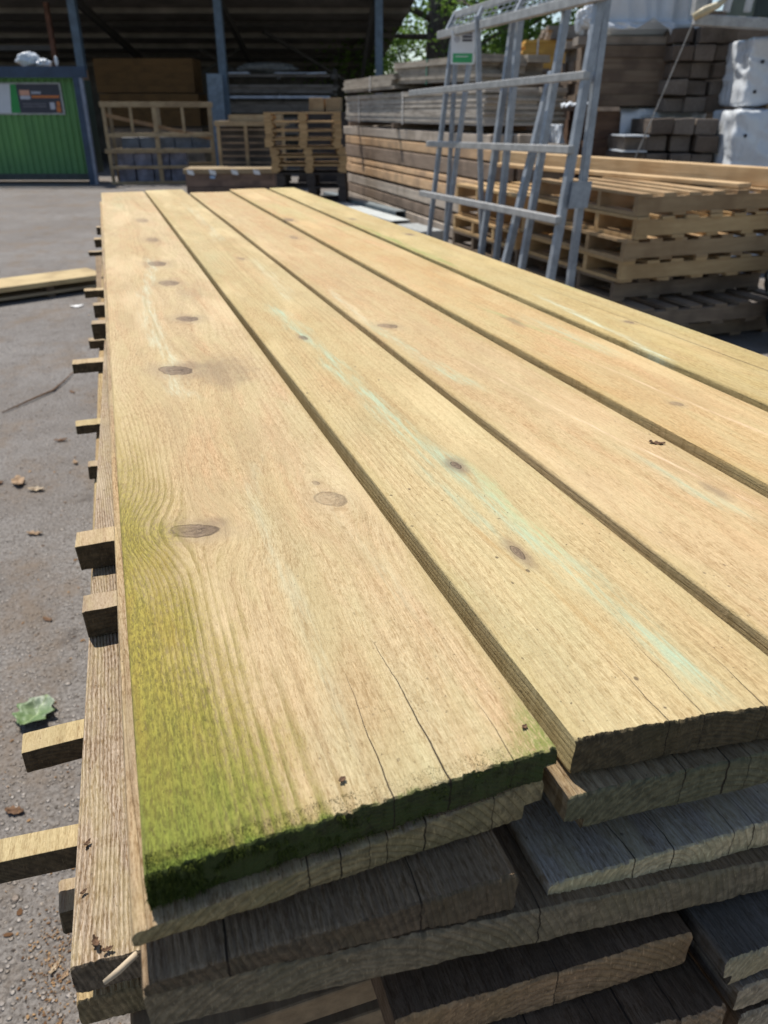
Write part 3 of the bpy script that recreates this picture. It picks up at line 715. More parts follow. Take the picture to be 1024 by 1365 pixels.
gp=MB().quadbox([Vector(p)-ro for p in ((2.755,4.50,.865),(2.895,4.505,.865),(2.895,4.512,.865),(2.755,4.507,.865),(2.77,4.50,1.02),(2.91,4.505,1.02),(2.91,4.512,1.02),(2.77,4.507,1.02))]).build('gusset_plate',m_galv,rk)
# sign on the rack
m_white=plain('white_panel',(.72,.74,.76),.5,mott=.04); m_sgreen=plain('sign_green',(.05,.36,.13),.5,mott=.05); m_sgrey=plain('sign_grey',(.10,.10,.12),.5,mott=.05)
sg=empty('rack_sign','small white sign with green band and dark lines hung on the steel rack','sign',tuple(Vector((2.885,6.52,1.853))),-PSI); sg.scale=(.82,.82,.80)
MB().box(-.115,.115,-.004,.004,-.14,.15).build('panel',m_white,sg,bevel=.002)
MB().box(-.095,.095,-.007,-.0045,-.125,-.045).build('green_band',m_sgreen,sg)
t=MB(); 
for k in range(3): t.box(-.01,.085,-.007,-.0045,.055+.03*k,.077+.03*k)
t.build('dark_lines',m_sgrey,sg)
t=MB()
for k in range(12):
    a0=k*math.pi/6;a1=a0+math.pi/6
    t.quadbox([(-.06,-.0045,.075),(-.06+.03*math.cos(a0),-.0045,.075+.03*math.sin(a0)),(-.06+.03*math.cos(a1),-.0045,.075+.03*math.sin(a1)),(-.06,-.0046,.0751),(-.06,-.007,.075),(-.06+.03*math.cos(a0),-.007,.075+.03*math.sin(a0)),(-.06+.03*math.cos(a1),-.007,.075+.03*math.sin(a1)),(-.06,-.0071,.0751)])
t.build('grey_disc',plain('sign_disc',(.45,.46,.5),.5,mott=.05),sg)
t=MB().box(-.07,.05,-.0095,-.0072,-.075,-.068); t.build('white_line',m_white,sg)

# ------------------------------------------------------------------ pallets
w_new=wood('new_pallet_wood',((.52,.36,.185),(.44,.29,.14),(.33,.21,.10)),sc=(5,50,50),var=.16)
w_old=wood('old_pallet_wood',((.25,.19,.13),(.19,.14,.10),(.12,.09,.065)),sc=(5,50,50),var=.2)
w_mid=wood('pallet_wood_used',((.42,.29,.16),(.34,.23,.125),(.25,.16,.085)),sc=(5,50,50),var=.2)
def stringer_pallet(mat,W,D,H):
    """stringers run along x; slats run along y"""
    r=empty('pallet',None,'pallet')
    b=MB(); n=7; wd=.095
    for k in range(n):
        xx=(W-wd)*k/(n-1); b.box(xx,xx+wd,random.uniform(-.012,.006),D+random.uniform(-.006,.012),H-.02,H,j=.002)
    b.build('top_deck',mat,r)
    for k in range(4):
        yy=(D-.042)*k/3; MB().box(.002,W-.002,yy,yy+.042,.021,H-.0205,j=.0015).build('stringer',mat,r)
    b=MB()
    for k in range(5):
        xx=(W-wd)*k/4; b.box(xx,xx+wd,random.uniform(-.01,.006),D,0,.0205,j=.002)
    b.build('bottom_deck',mat,r)
    return r
protoS={k:stringer_pallet(m,1.22,1.30,.134) for k,m in (('new',w_new),('old',w_old),('mid',w_mid))}
for p in protoS.values(): p.location=(0,0,-50)
GP='pallets stacked right of the steel rack'
ords=['lowest','second from the bottom','third from the bottom','fourth from the bottom','fifth from the bottom','sixth from the bottom','topmost']
def pstack(x0,y0,kinds,where,grp,shift):
    z=0
    for i,k in enumerate(kinds):
        o=copy_tree(protoS[k]); o.location=(x0+shift[i][0],y0+shift[i][1],z); o.rotation_euler=(0,0,R(shift[i][2])); z+=.1365
        w={'new':'pale new','old':'weathered grey','mid':'brown used'}[k]
        tag(o,'%s pallet, %s in the %s stack right of the rack'%(w,ords[i],where),'pallet',grp)
pstack(3.14,4.36,['old','old','old','new','mid','new','mid'],'nearer',GP,[(.08,-.05,1),(.05,-.16,-1.5),(.0,.10,.5),(-.02,.02,-.5),(-.03,.0,0),(.02,-.02,1),(.02,.0,-.5)])
pstack(3.14,5.82,['old','old','old','new','new','new'],'farther',GP,[(.02,0,1),(.05,-.02,-1),(.0,.02,.5),(-.02,.02,-.5),(.03,.0,0),(.0,-.02,.5)])
w_beam=wood('beam_wood',((.62,.45,.26),(.54,.37,.20),(.44,.29,.15)),sc=(60,4,60),var=.05)
def along(name,label,cat,p,q,w,h,mat,group=None,bev=.004):
    p=Vector(p);q=Vector(q); b=MB(); L=(q-p).length
    b.box(-w/2,w/2,0,L,0,h); o=b.build(name,mat,bevel=bev); o.location=p
    d=(q-p).normalized(); o.rotation_euler=(math.asin(d.z),0,math.atan2(-d.x,d.y)); return tag(o,label,cat,group)
along('beam','long pale new beam lying on top of the nearer and farther pallet stacks','beam',(4.33,3.9,.960),(3.80,7.45,.95),.14,.115,w_beam)
along('beam','thin pale batten lying beside the long beam on top of the pallets','beam',(4.0,4.4,.960),(3.58,7.2,.95),.12,.03,w_beam)
# far pallets (block pallets)
def block_pallet(mat,W,D,H):
    r=empty('pallet',None,'pallet'); b=MB()
    for k in range(5):
        yy=(D-.11)*k/4; b.box(0,W,yy,yy+.11,H-.02,H,j=.002)
    for k in range(3):
        xx=(W-.1)*k/2; b.box(xx,xx+.1,.001,D-.001,H-.0405,H-.0205)
    b.build('top_deck',mat,r)
    for i in range(3):
        for j in range(3):
            xx=(W-.13)*i/2; yy=(D-.1)*j/2; MB().box(xx,xx+.13,yy+.002,yy+.098,.0205,H-.041,j=.002).build('block',mat,r)
    b=MB()
    for k in range(3):
        xx=(W-.1)*k/2; b.box(xx,xx+.1,0,D,0,.02,j=.001)
    b.build('bottom_board',mat,r)
    return r
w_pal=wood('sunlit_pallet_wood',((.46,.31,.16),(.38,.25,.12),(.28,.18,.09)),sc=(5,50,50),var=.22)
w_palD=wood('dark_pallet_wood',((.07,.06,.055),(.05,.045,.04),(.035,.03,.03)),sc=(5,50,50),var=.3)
pb=block_pallet(w_pal,1.14,.85,.116); pd=block_pallet(w_palD,1.05,.85,.19)
for p in (pb,pd): p.location=(0,0,-50)
z=0; GF='far pallets in front of the shed'
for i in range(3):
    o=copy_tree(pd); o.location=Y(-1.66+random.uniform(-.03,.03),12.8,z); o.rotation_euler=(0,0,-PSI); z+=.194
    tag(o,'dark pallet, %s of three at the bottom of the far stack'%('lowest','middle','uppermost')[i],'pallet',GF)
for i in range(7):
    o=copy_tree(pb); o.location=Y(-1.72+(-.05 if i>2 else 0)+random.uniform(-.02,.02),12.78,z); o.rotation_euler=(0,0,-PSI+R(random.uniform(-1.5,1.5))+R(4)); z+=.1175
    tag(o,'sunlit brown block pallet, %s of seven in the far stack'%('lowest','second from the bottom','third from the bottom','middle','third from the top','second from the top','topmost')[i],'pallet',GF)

def drop(o):
    for ch in list(o.children): drop(ch)
    bpy.data.objects.remove(o)
for p in list(protoS.values())+[pb,pd]: drop(p)

# ------------------------------------------------------------------ row of sleepers and board packs in the middle
w_sl=[wood('sleeper_%s'%n,c,sc=(30,3,30),var=.12) for n,c in (('grey',((.56,.47,.38),(.44,.37,.30),(.30,.245,.19))),('orange',((.68,.46,.27),(.56,.36,.20),(.34,.23,.15))),('dark',((.32,.24,.18),(.25,.185,.135),(.15,.11,.08))))]
for m_ in w_sl: pass
rows=[(.02,.15,0,'lowest'),(.175,.145,2,'second from the bottom'),(.325,.15,0,'third from the bottom'),(.50,.14,1,'fourth from the bottom'),(.645,.09,1,'fifth from the bottom'),(.94-.20,.19,2,'sixth from the bottom'),(.935,.13,1,'seventh from the bottom'),(1.07,.135,0,'topmost')]
for (z0,h,mi,nm) in rows:
    for dpt in range(3):
        off=random.uniform(-.12,.12)
        b=MB(); N=10; x0=dpt*.27; 
        b.box(x0+random.uniform(0,.012),x0+.255,0,6.2,0,h-.012,j=.005)
        o=b.build('sleeper',w_sl[mi],bevel=.012); o.location=(3.98,8.1+off,z0); o.rotation_euler=(0,0,R(-1.6))
        tag(o,'%s beam, %s layer of the long sleeper stack, %s'%(('greyish','orange brown','dark brown')[mi],nm,('facing the yard','second row in','third row in')[dpt]),'beam','beams of the long sleeper stack')
w_thin=wood('grey_board_pack',((.46,.41,.35),(.37,.33,.28),(.22,.19,.16)),sc=(40,3,40),var=.30)
m_strap=plain('white_strap',(.62,.60,.57),.6,mott=.1)
def pack(label,loc,rz,W,L,layers,t,mat,name='timber_pack',straps=(),jig=.02,perrow=4,cat='timber pack',rx=0.,fr=1.,mstrap=None):
    r=empty(name,label,cat,loc,rz); r.rotation_euler=(rx,0,rz)
    z=0
    for i in range(layers):
        w=W/perrow
        for k in range(perrow):
            if random.random()>fr: continue
            a=random.uniform(-jig,jig); xj=random.uniform(-jig*.25,jig*.25) if k==0 else 0
            b=MB().box(k*w+.002+xj,(k+1)*w-.003,a,L+random.uniform(-jig,jig),0,t-.0015,j=.0006).build('board',mat,r); b.location.z=z
        z+=t
    for sy in straps:
        b=MB(); b.bar((-.012,sy,-.02),(-.012,sy,z+.006),.03,.004,up=(1,0,0)); b.box(-.014,W+.01,sy-.015,sy+.015,z+.003,z+.006); b.build('strap',mstrap or m_strap,r)
    return r
pack('strapped pack of thin grey boards with two white straps on the long sleeper stack',(3.97,8.35,1.275),R(-1.6),.95,5.75,14,.0262,w_thin,straps=(4.9,2.7,.9),jig=.05,perrow=3)
for k in range(3):
    o=MB().box(0,.95,0,.09,0,.06).build('bearer',w_sl[2]); o.location=(3.99,9.2+k*2.1,1.208); tag(o,'square bearer between the sleepers and the thin board pack','bearer','bearers below the strapped pack')
w_top=wood('loose_grey_boards',((.36,.32,.26),(.29,.25,.205),(.18,.155,.125)),sc=(40,3,40),var=.22)
pack('untidy pack of grey boards on top of the strapped pack, nearer to the rack',(4.0,8.6,1.70),R(-1.6),.8,2.9,7,.036,w_top,jig=.10,perrow=3,rx=R(1.0),straps=(1.6,),mstrap=plain('green_strap',(.06,.22,.15),.6))
pack('low pack of grey boards on the strapped pack, far end beside the shed',(3.99,11.3,1.69),R(-1.6),.8,2.7,5,.036,w_top,jig=.08,perrow=3,straps=(1.1,),mstrap=m_strap)

# steel beams on the ground before the sleepers
m_pale=plain('pale_coated_steel',(.50,.53,.52),.55,.0,.4,.12,5); m_bluegrey=plain('blue_grey_steel',(.20,.235,.25),.5,.3,.4,.2,6)
def channel(label,p,q,w,h,mat):
    p=Vector(p);q=Vector(q); L=(q-p).length; b=MB(); t=.012
    b.box(-w/2,w/2,0,L,h-t,h); b.box(-w/2+.001,-w/2+t,.001,L-.001,0,h-t-.0002); b.box(w/2-t,w/2-.001,.001,L-.001,0,h-t-.0002)
    o=b.build('steel_beam',mat); o.location=p; d=(q-p).normalized(); o.rotation_euler=(0,0,math.atan2(-d.x,d.y)); return tag(o,label,'beam')
channel('pale steel channel lying on the ground beside the board stack',(3.62,9.95,.0),(3.40,13.6,0),.27,.16,m_pale)
channel('blue grey steel beam lying between the pale channel and the sleepers',(3.86,10.6,0),(3.66,13.7,0),.16,.20,m_bluegrey)
cb=MB().box(0,.30,0,.75,0,.15).build('concrete_kerb',plain('kerb_concrete',(.33,.345,.34),.85,mott=.2,sc=20),bevel=.012); cb.location=(3.52,8.95,0); cb.rotation_euler=(0,0,R(4)); tag(cb,'short grey concrete block at the end of the pale steel channel','concrete block')

# ------------------------------------------------------------------ open shed
def yempty(name,label,cat,r,f,z=0,rz=0,group=None): return empty(name,label,cat,tuple(Y(r,f,z)),-PSI+rz,group)
m_roof=plain('shed_roof_sheet',(.20,.185,.165),.9,mott=.3,sc=1.2); m_dark=plain('shed_wall_sheet',(.10,.09,.08),.9,mott=.35,sc=2)
m_blue=plain('blue_painted_steel',(.095,.135,.18),.5,.1,.4,.25,5); m_truss=plain('dark_steel',(.07,.065,.06),.7,.2)
sh=yempty('open_shed','large open fronted timber shed with blue steel posts and a low dark roof','shed',0,0)
def roofz(f): return 4.55-(f-22)*.135
b=MB()
def rs(r0,r1,f0,f1,dz): 
    b.quadbox([(r0,f0,roofz(f0)+dz),(r1,f0,roofz(f0)+dz),(r1-.12*(f1-f0)/1.,f1,roofz(f1)+dz),(r0,f1,roofz(f1)+dz),(r0,f0,roofz(f0)+dz+.06),(r1,f0,roofz(f0)+dz+.06),(r1-.12*(f1-f0),f1,roofz(f1)+dz+.06),(r0,f1,roofz(f1)+dz+.06)])
rs(-26,1.15,22.6,33.4,0); b.build('roof',m_roof,sh)
for k in range(8):
    f=22.9+k*1.42; xr=1.1-.12*(f-22.6); MB().box(-26,xr,f,f+.07,roofz(f)-.16,roofz(f)-.02).build('purlin',m_roof if k%3 else m_truss,sh)
MB().box(-26,-.35,33.,33.2,0,roofz(33.2)-.002).build('back_wall',m_dark,sh)
MB().box(-26,-25.8,23,32.9,0,2.9).build('side_wall',m_dark,sh)
for r in (-8.0,-4.27,-.13): 
    MB().box(r-.1,r+.1,23.4,23.62,0,roofz(23.5)-.17).build('post',m_blue,sh)
    t=MB(); t.bar((r,23.7,roofz(23.7)-.32),(r-.5,32.8,roofz(32.8)-.32),.12,.2); t.build('rafter',m_truss,sh)
t=MB(); t.bar((-.7,26.5,2.1),(-.25,23.8,4.1),.1,.1); t.build('brace',m_truss,sh)
t=MB(); t.bar((-6.2,30,3.3),(-4.8,30,2.55),.09,.09); t.bar((-4.8,29.9,3.3),(-6.2,29.9,2.55),.09,.09); t.build('cross_brace',m_truss,sh)
t=MB(); t.bar((-3.6,27,3.55),(-1.2,30,2.3),.09,.09); t.build('brace',m_truss,sh)
o=MB().box(-.2,.2,-.03,.03,0,2.3).build('leaning_board',plain('grey_blue_sheet',(.16,.20,.24),.6,.1),None); o.location=Y(-4.42,22.9); o.rotation_euler=(R(-3),0,-PSI); tag(o,'wide blue grey panel standing against the middle blue post of the shed','panel')

# rusty pallet racking left
m_rust=plain('rusty_steel',(.16,.075,.05),.8,.2,mott=.4)
t=yempty('pallet_racking','rusty red upright racking inside the shed above the green container','racking',-9.0,24.4)
MB().box(-.06,.06,-.06,.06,0,4.).build('upright',m_rust,t); MB().box(-3,.0-.061,-.05,.05,2.9,3.02).build('rack_beam',m_truss,t); MB().box(-3,-.061,-.05,.05,2.2,2.32).build('rack_beam',m_rust,t)

# green container
ct=yempty('container','green corrugated steel container with a dark sign panel','container',-9.6,18.55)
m_cont=G('green_container_paint'); x,y,z=m_cont.obj()
n=m_cont.noise(m_cont.vec(x*2,y*2,z*.6),1,4,.6); n2=m_cont.noise(m_cont.vec(x*9,y*9,z*1.2),1,4,.7)
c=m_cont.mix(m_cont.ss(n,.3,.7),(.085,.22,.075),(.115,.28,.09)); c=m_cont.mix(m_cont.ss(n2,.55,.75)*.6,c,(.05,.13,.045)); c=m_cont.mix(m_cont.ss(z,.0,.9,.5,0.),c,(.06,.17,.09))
sp=m_cont.ss(m_cont.noise(m_cont.vec(x*1.7,3.,z*2.6),1,3,.7),.66,.70); c=m_cont.mix(sp*.7,c,(.05,.05,.03))
m_cont=m_cont.fin(c,.55,.4)
b=MB(); Wc=3.18; pts=[]; xx=0
while xx<Wc-.02:
    pts+= [(xx,0),(xx+.045,0),(xx+.07,.03),(xx+.115,.03)]; xx+=.14
pts=[(min(p,Wc),q) for p,q in pts]+[(Wc,0)]
n0=len(b.v)
for z_ in (.20,2.03): b.v+=[(p,q,z_) for p,q in pts]
N=len(pts)
for i in range(N-1): b.f.append((i,i+1,N+i+1,N+i))
o=b.build('corrugated_front',m_cont,ct); 
MB().box(0,Wc,.04,.7,.2,2.02).build('body',plain('container_dark_side',(.02,.035,.025),.7),ct)
MB().box(-.02,Wc+.02,-.03,.035,.07,.198).build('base_rail',plain('dark_rail',(.055,.07,.07),.6,.2),ct)
MB().box(0,Wc,-.02,.038,2.032,2.10).build('top_rail',m_cont,ct)
MB().box(0,Wc,.1,.65,2.022,2.22).build('roof_load',plain('brown_boards',(.16,.095,.055),.9,mott=.4),ct)
sn=empty('sign_board',None,None); sn.parent=ct; sn.location=(1.5,-.01,1.36)
m_navy=plain('sign_navy',(.035,.04,.06),.5,mott=.1); m_or=plain('sign_orange',(.50,.16,.04),.5,mott=.1); m_pk=plain('sign_pink',(.55,.30,.22),.5,mott=.1); m_lt=plain('sign_light',(.40,.42,.50),.5,mott=.1); m_fr=plain('sign_frame_grey',(.35,.37,.37),.5,.3)
MB().box(-.6,1.28,-.012,.0,0,.60).build('sign_frame',m_fr,sn)
MB().box(.34,1.24,-.018,-.0125,.03,.57).build('dark_panel',m_navy,sn)
MB().quadbox([(.14,-.018,.03),(.335,-.018,.03),(.335,-.0125,.03),(.14,-.0125,.03),(.22,-.018,.57),(.335,-.018,.57),(.335,-.0125,.57),(.22,-.0125,.57)]).build('green_panel',plain('sign_bright_green',(.02,.24,.06),.5,mott=.05),sn)
MB().quadbox([(-.58,-.018,.03),(.135,-.018,.03),(.135,-.0125,.03),(-.58,-.0125,.03),(-.58,-.018,.57),(.215,-.018,.57),(.215,-.0125,.57),(-.58,-.0125,.57)]).build('white_panel',plain('sign_white',(.50,.54,.60),.5,mott=.05),sn)
MB().box(.39,.60,-.022,-.0185,.36,.46).build('orange_block',m_pk,sn); MB().box(.39,.60,-.022,-.0185,.29,.355).build('light_block',m_lt,sn)
t=MB(); 
for k in range(5): t.box(.635+k*.042,.668+k*.042,-.022,-.0185,.39,.435)
t.build('light_letters',m_lt,sn)
MB().box(.63,1.22,-.022,-.0185,.315,.36).build('orange_strip',m_or,sn)
m_dim=plain('sign_dim',(.13,.13,.16),.5)
for z_ in (.19,.14):
    t=MB()
    for k in range(9): t.box(.42+k*.055,.465+k*.055,-.022,-.0185,z_,z_+.025)
    t.build('text_line',m_dim,sn)
MB().box(.99,1.09,-.022,-.0185,.10,.23).build('emblem',m_lt,sn); MB().box(1.12,1.21,-.022,-.0185,.045,.15).build('orange_square',m_or,sn); MB().box(1.14,1.21,-.022,-.0185,.16,.25).build('orange_square',m_or,sn)
# blue steel portal before the container
m_nblue=plain('dark_blue_steel',(.03,.055,.10),.5,.1,mott=.25); m_strip=plain('grey_blue_strip',(.20,.23,.30),.5,.2)
po=yempty('steel_portal','dark blue steel portal frame standing before the green container','frame',-9.6,18.25)
MB().box(0,3.45,-.06,.06,2.04,2.24).build('beam',m_nblue,po); MB().box(3.18,3.30,-.06,.06,0,2.038).build('post',m_nblue,po); MB().box(3.302,3.36,-.05,.05,0,2.038).build('post_strip',m_strip,po)
# plastic lumps
def crumple(name,label,cat,mat,size,loc,rz,seed,amp=.25,fr=5.,sub=5,flat=0.):
    bm=bmesh.new(); bmesh.ops.create_icosphere(bm,subdivisions=sub,radius=1)
    for v in bm.verts:
        p=v.co.copy(); s=1+amp*(nz(p.x*fr*.4+seed,p.y*fr*.4,p.z*fr*.4)+.5*(1-abs(nz(p.x*fr+seed,p.y*fr,p.z*fr))*2.4)*.6)
        v.co=Vector((p.x*size[0]*s,p.y*size[1]*s,p.z*size[2]*s))
    mn=min(v.co.z for v in bm.verts)
    for v in bm.verts: v.co.z=max(v.co.z-mn-flat,0)
    me=bpy.data.meshes.new(name); bm.to_mesh(me); bm.free(); me.materials.append(mat)
    for p in me.polygons: p.use_smooth=True
    o=bpy.data.objects.new(name,me); link(o); o.location=loc; o.rotation_euler=(0,0,rz); return tag(o,label,cat)
m_plast=plain('white_plastic_film',(.60,.64,.68),.35,mott=.08,sc=3)
crumple('plastic_bag','crumpled white plastic bag lying on the container roof, the larger one at the left','plastic bag',m_plast,(.24,.2,.14),tuple(Y(-7.55,18.9,2.22)),0,3)
crumple('plastic_bag','crumpled white plastic bag on the container roof, right beside the larger one','plastic bag',m_plast,(.17,.15,.09),tuple(Y(-7.24,18.9,2.22)),1,8)
crumple('white_bottle','small white bottle like object on the dark blue beam before the container','bottle',m_plast,(.035,.035,.09),tuple(Y(-6.72,18.25,2.24)),1,5,.1)

# brown packs in the shed
w_br=wood('brown_panel_pack',((.15,.08,.030),(.12,.064,.024),(.09,.05,.02)),sc=(1.5,30,60),var=.12)
def ypack(label,r,f,z,W,D,layers,t,mat,perrow,rz=0,cat='timber pack',straps=(),jig=.015,name='timber_pack',fr=1.):
    """boards run along the yard's right direction"""
    e=yempty(name,label,cat,r,f,z,rz); zz_=0
    for i in range(layers):
        w=D/perrow
        for k in range(perrow):
            if random.random()>fr: continue
            a=random.uniform(-jig,jig)
            b=MB().box(a,W+random.uniform(-jig,jig),k*w+.003+random.uniform(-.2,.2)*jig,(k+1)*w-.003,0,t-.002,j=.001).build('board',mat,e); b.location.z=zz_
        zz_+=t
    for sx in straps:
        b=MB(); b.box(sx-.012,sx+.012,-.006,-.003,-.01,zz_+.003); b.box(sx-.012,sx+.012,-.006,D,zz_+.0032,zz_+.006); b.build('strap',m_strap,e)
    return e
ypack('upper brown panel pack in the shed above the wooden lattice crate',-8.05,24.6,1.90,2.75,1.1,5,.166,w_br,1,jig=.004)
ypack('lower brown panel pack in the shed behind the top of the lattice crate',-8.0,24.55,1.05,2.78,1.1,4,.205,w_br,1,jig=.004)
ypack('dark panel pack at the bottom of the brown packs, behind the lattice crate',-8.0,24.65,.05,2.78,1.1,4,.24,w_sl[2],1,jig=.004)

# lattice crate with blue packs
w_lat=wood('lattice_wood',((.36,.28,.17),(.30,.22,.13),(.21,.15,.09)),sc=(8,8,8),var=.15)
lc=yempty('lattice_crate','open wooden lattice crate with rails and posts holding bluish packs','crate',-5.93,18.2,0,R(10))
def lr(n,*a): return MB().box(*a).build(n,w_lat,lc,bevel=.006)
for (x0,x1,nm) in ((0,.07,'corner_post'),(2.18,2.25,'corner_post'),(1.02,1.11,'middle_post')):
    for fy in (0,.92): lr(nm,x0,x1,fy,fy+.07,0,1.50)
for xx in (.55,1.62): lr('upper_stud',xx,xx+.06,.005,.065,1.02,1.50)
for fy in (-.005,.93): lr('top_rail',-.03,2.28,fy,fy+.08,1.502,1.60)
for z_,h in ((.93,.075),(.62,.09),(.31,.065),(.0,.06)): lr('rail',-.05 if z_==.62 else .003,2.25,-.032,-.001,z_,z_+h)
for z_ in (.93,.62,.31): lr('rail',.003,2.25,.992,1.02,z_,z_+.07)
t=MB(); t.bar((.0,.11,1.36),(2.2,.13,.90),.03,.07); t.build('diagonal_board',wood('diag_wood',((.33,.22,.13),(.28,.18,.10),(.2,.13,.08))),lc)
m_bpk=plain('blue_grey_wrapped',(.085,.11,.15),.5,mott=.4,sc=4); m_bpk2=plain('lilac_wrapped',(.15,.16,.22),.5,mott=.5,sc=5)
for nm,z_,x0,x1,mt in (('upper blue',.66,.30,2.08,m_bpk),('middle lilac',.34,.15,1.65,m_bpk2),('lowest blue',.03,.15,1.75,m_bpk2)):
    b=MB()
    k=0; xx=x0
    while xx<x1-.2:
        b.box(xx,xx+.36,.16,.86,0,.27,j=.012); xx+=.375
    o=b.build('wrapped_pack',mt,bevel=.02); o.location=Y(-5.93,18.2,z_); o.rotation_euler=(0,0,-PSI+R(10)); tag(o,'%s wrapped pack lying in the wooden lattice crate'%nm,'pack','wrapped packs in the lattice crate')
# low brown pack with white painted ends
lp=yempty('timber_pack','low brown timber pack with white marks along its top edge','timber pack',-3.82,16.1,0,R(3))
w_lp=wood('purple_brown_wood',((.24,.165,.125),(.19,.13,.10),(.12,.085,.07)),sc=(3,30,40),var=.2)
for i in range(3):
    for k in range(2): MB().box(.0,1.7,k*.4+.002,k*.4+.395,i*.12,i*.12+.117,j=.004).build('board',w_lp,lp)
MB().box(-.03,1.74,-.03,.83,.36,.44,j=.004).build('lid_board',w_lat,lp)
for k in range(4):
    MB().quadbox([(.06+k*.42,-.036,.35),(.18+k*.42,-.036,.33),(.18+k*.42,-.0305,.33),(.06+k*.42,-.0305,.35),(.04+k*.42,-.036,.43),(.16+k*.42,-.036,.41),(.16+k*.42,-.0305,.41),(.04+k*.42,-.0305,.43)]).build('white_mark',m_white,lp)
MB().box(.47,.57,-.036,-.0305,.27,.325).build('blue_mark',plain('blue_mark',(.3,.42,.6),.5),lp)
# slatted crate behind
sc_=yempty('slatted_crate','brown slatted crate half hidden behind the far pallet stack','crate',-3.36,17.2,0)
for k in range(9): MB().box(.07,1.3,.01,.035,.12+k*.12,.15+k*.12).build('slat',w_old,sc_)
for xx in (0,.55,1.3): MB().box(xx,xx+.065,0,.06,0,1.16).build('post',w_lat,sc_)
MB().box(-.03,1.4,-.02,.7,1.162,1.25).build('top_board',w_lat,sc_); MB().box(.25,1.3,.05,.5,1.252,1.36).build('upper_board',w_lat,sc_)
MB().box(.0,1.3,.3,.34,.05,1.15).build('back_panel',m_dark,sc_)
# boards on storage levels under the roof
w_sh=wood('shed_boards',((.17,.15,.135),(.13,.115,.10),(.08,.07,.06)),sc=(3,30,40),var=.35)
RZ=lambda z: 1.4+(z-1.4)*1.2
rk2=yempty('storage_rack','dark steel storage rack under the shed roof loaded with long boards','rack',-4.45,24.3)
for xx in (.05,1.5,3.0):
    MB().box(xx,xx+.1,.9,1.0,0,2.5).build('upright',m_truss,rk2)
    for z_ in (.9,1.35,1.75,2.08): MB().box(xx,xx+.1,-.05,.899,RZ(z_),RZ(z_)+.05).build('arm',m_truss,rk2)
m_palesh=plain('pale_sheet',(.40,.44,.52),.5,mott=.3)
for nm,z_,n in (('lowest',.9,6),('second level',1.35,4),('third level',1.75,3),('top level',2.08,1)):
    ypack('long dark boards on the %s of the storage rack in the shed'%nm,-4.7,24.3,RZ(z_)+.055,3.3,.85,n,.07,w_sh,3,jig=.16)
for nm,r,z_,w in (('left',-4.3,RZ(2.08)+.128,.6),('middle',-3.0,RZ(2.08)+.128,.9),('right',-2.1,RZ(2.08)+.128,.5)):
    o=MB().box(0,w,0,.3,0,.035,j=.01).build('pale_sheet',m_palesh); o.location=Y(r,24.25,z_); o.rotation_euler=(0,0,-PSI); tag(o,'pale shiny sheet lying on top of the storage rack in the shed, %s one'%nm,'sheet')
o=MB().box(0,2.8,0,.25,0,.06).build('pale_sheet',m_palesh); o.location=Y(-4.3,24.1,RZ(1.75)-.07); o.rotation_euler=(0,0,-PSI); tag(o,'long pale bluish board at the front of the storage rack in the shed','board')
crumple('grey_sacks','dim grey heap on top of the storage rack in the shed','heap',plain('grey_heap',(.15,.15,.145),.9,mott=.3),(.8,.3,.13),tuple(Y(-3.3,24.9,RZ(2.08)+.13)),-PSI,2)
for nm,r in (('left',-1.55),('right',-1.2)):
    o=MB().box(0,.30,0,.6,0,.25,j=.01).build('timber_block',w_mid,bevel=.01); o.location=Y(r,18,1.42); o.rotation_euler=(0,0,-PSI); tag(o,'brown block of timber on a dark stack behind the far pallets, %s one'%nm,'block')
ypack('dark stack of boards behind the far pallets, carrying two brown blocks',-1.8,17.9,.0,1.6,.9,10,.142,w_palD,2,jig=.05)

# ------------------------------------------------------------------ piles on the right
w_dk=wood('dark_weathered_boards',((.19,.145,.105),(.145,.105,.075),(.09,.065,.05)),sc=(3,30,40),var=.25)
w_rd=wood('reddish_dark_boards',((.17,.105,.07),(.13,.08,.055),(.08,.05,.04)),sc=(3,30,40),var=.25)
w_gr=wood('grey_weathered_boards',((.27,.235,.195),(.21,.18,.15),(.14,.115,.095)),sc=(3,30,40),var=.25)
w_ye=wood('yellow_boards',((.62,.36,.09),(.54,.30,.07),(.40,.22,.06)),sc=(3,30,40),var=.15)
ypack('dark board pack right of the steel rack, topped with white plastic',2.04,9.0,1.46,1.22,1.1,5,.108,w_dk,5,jig=.03)
ypack('thin grey boards lying on the dark board pack under the white plastic',2.02,9.0,2.005,1.25,1.1,1,.075,w_gr,4,jig=.10)
ypack('reddish brown board pack below the dark one, half covered by hanging white film',2.14,9.1,.80,1.2,1.1,7,.088,w_rd,5,jig=.02)
ypack('dark pack of boards at the bottom right of the steel rack, behind the pallets',2.05,9.05,.05,1.2,1.1,6,.12,w_rd,4,jig=.02)
# film draped: grids with folds
def drape(label,fn,nu,nv,mat,loc,rz,name='plastic_film',cat='plastic film'):
    vv=[];ff=[]
    for i in range(nu+1):
        for j in range(nv+1): vv.append(fn(i/nu,j/nv))
    for i in range(nu):
        for j in range(nv): a=i*(nv+1)+j; ff.append((a,a+1,a+nv+2,a+nv+1))
    me=bpy.data.meshes.new(name); me.from_pydata(vv,[],ff); me.materials.append(mat)
    for p in me.polygons: p.use_smooth=True
    o=bpy.data.objects.new(name,me); link(o); o.location=loc; o.rotation_euler=(0,0,rz)
    m=o.modifiers.new('thick','SOLIDIFY'); m.thickness=.002
    return tag(o,label,cat)
def fold(u,v,s,a): return (abs(nz(u*4.5+s,v*1.6,s))-.25)*a*1.3+nz(u*10,v*4,s)*a*.25
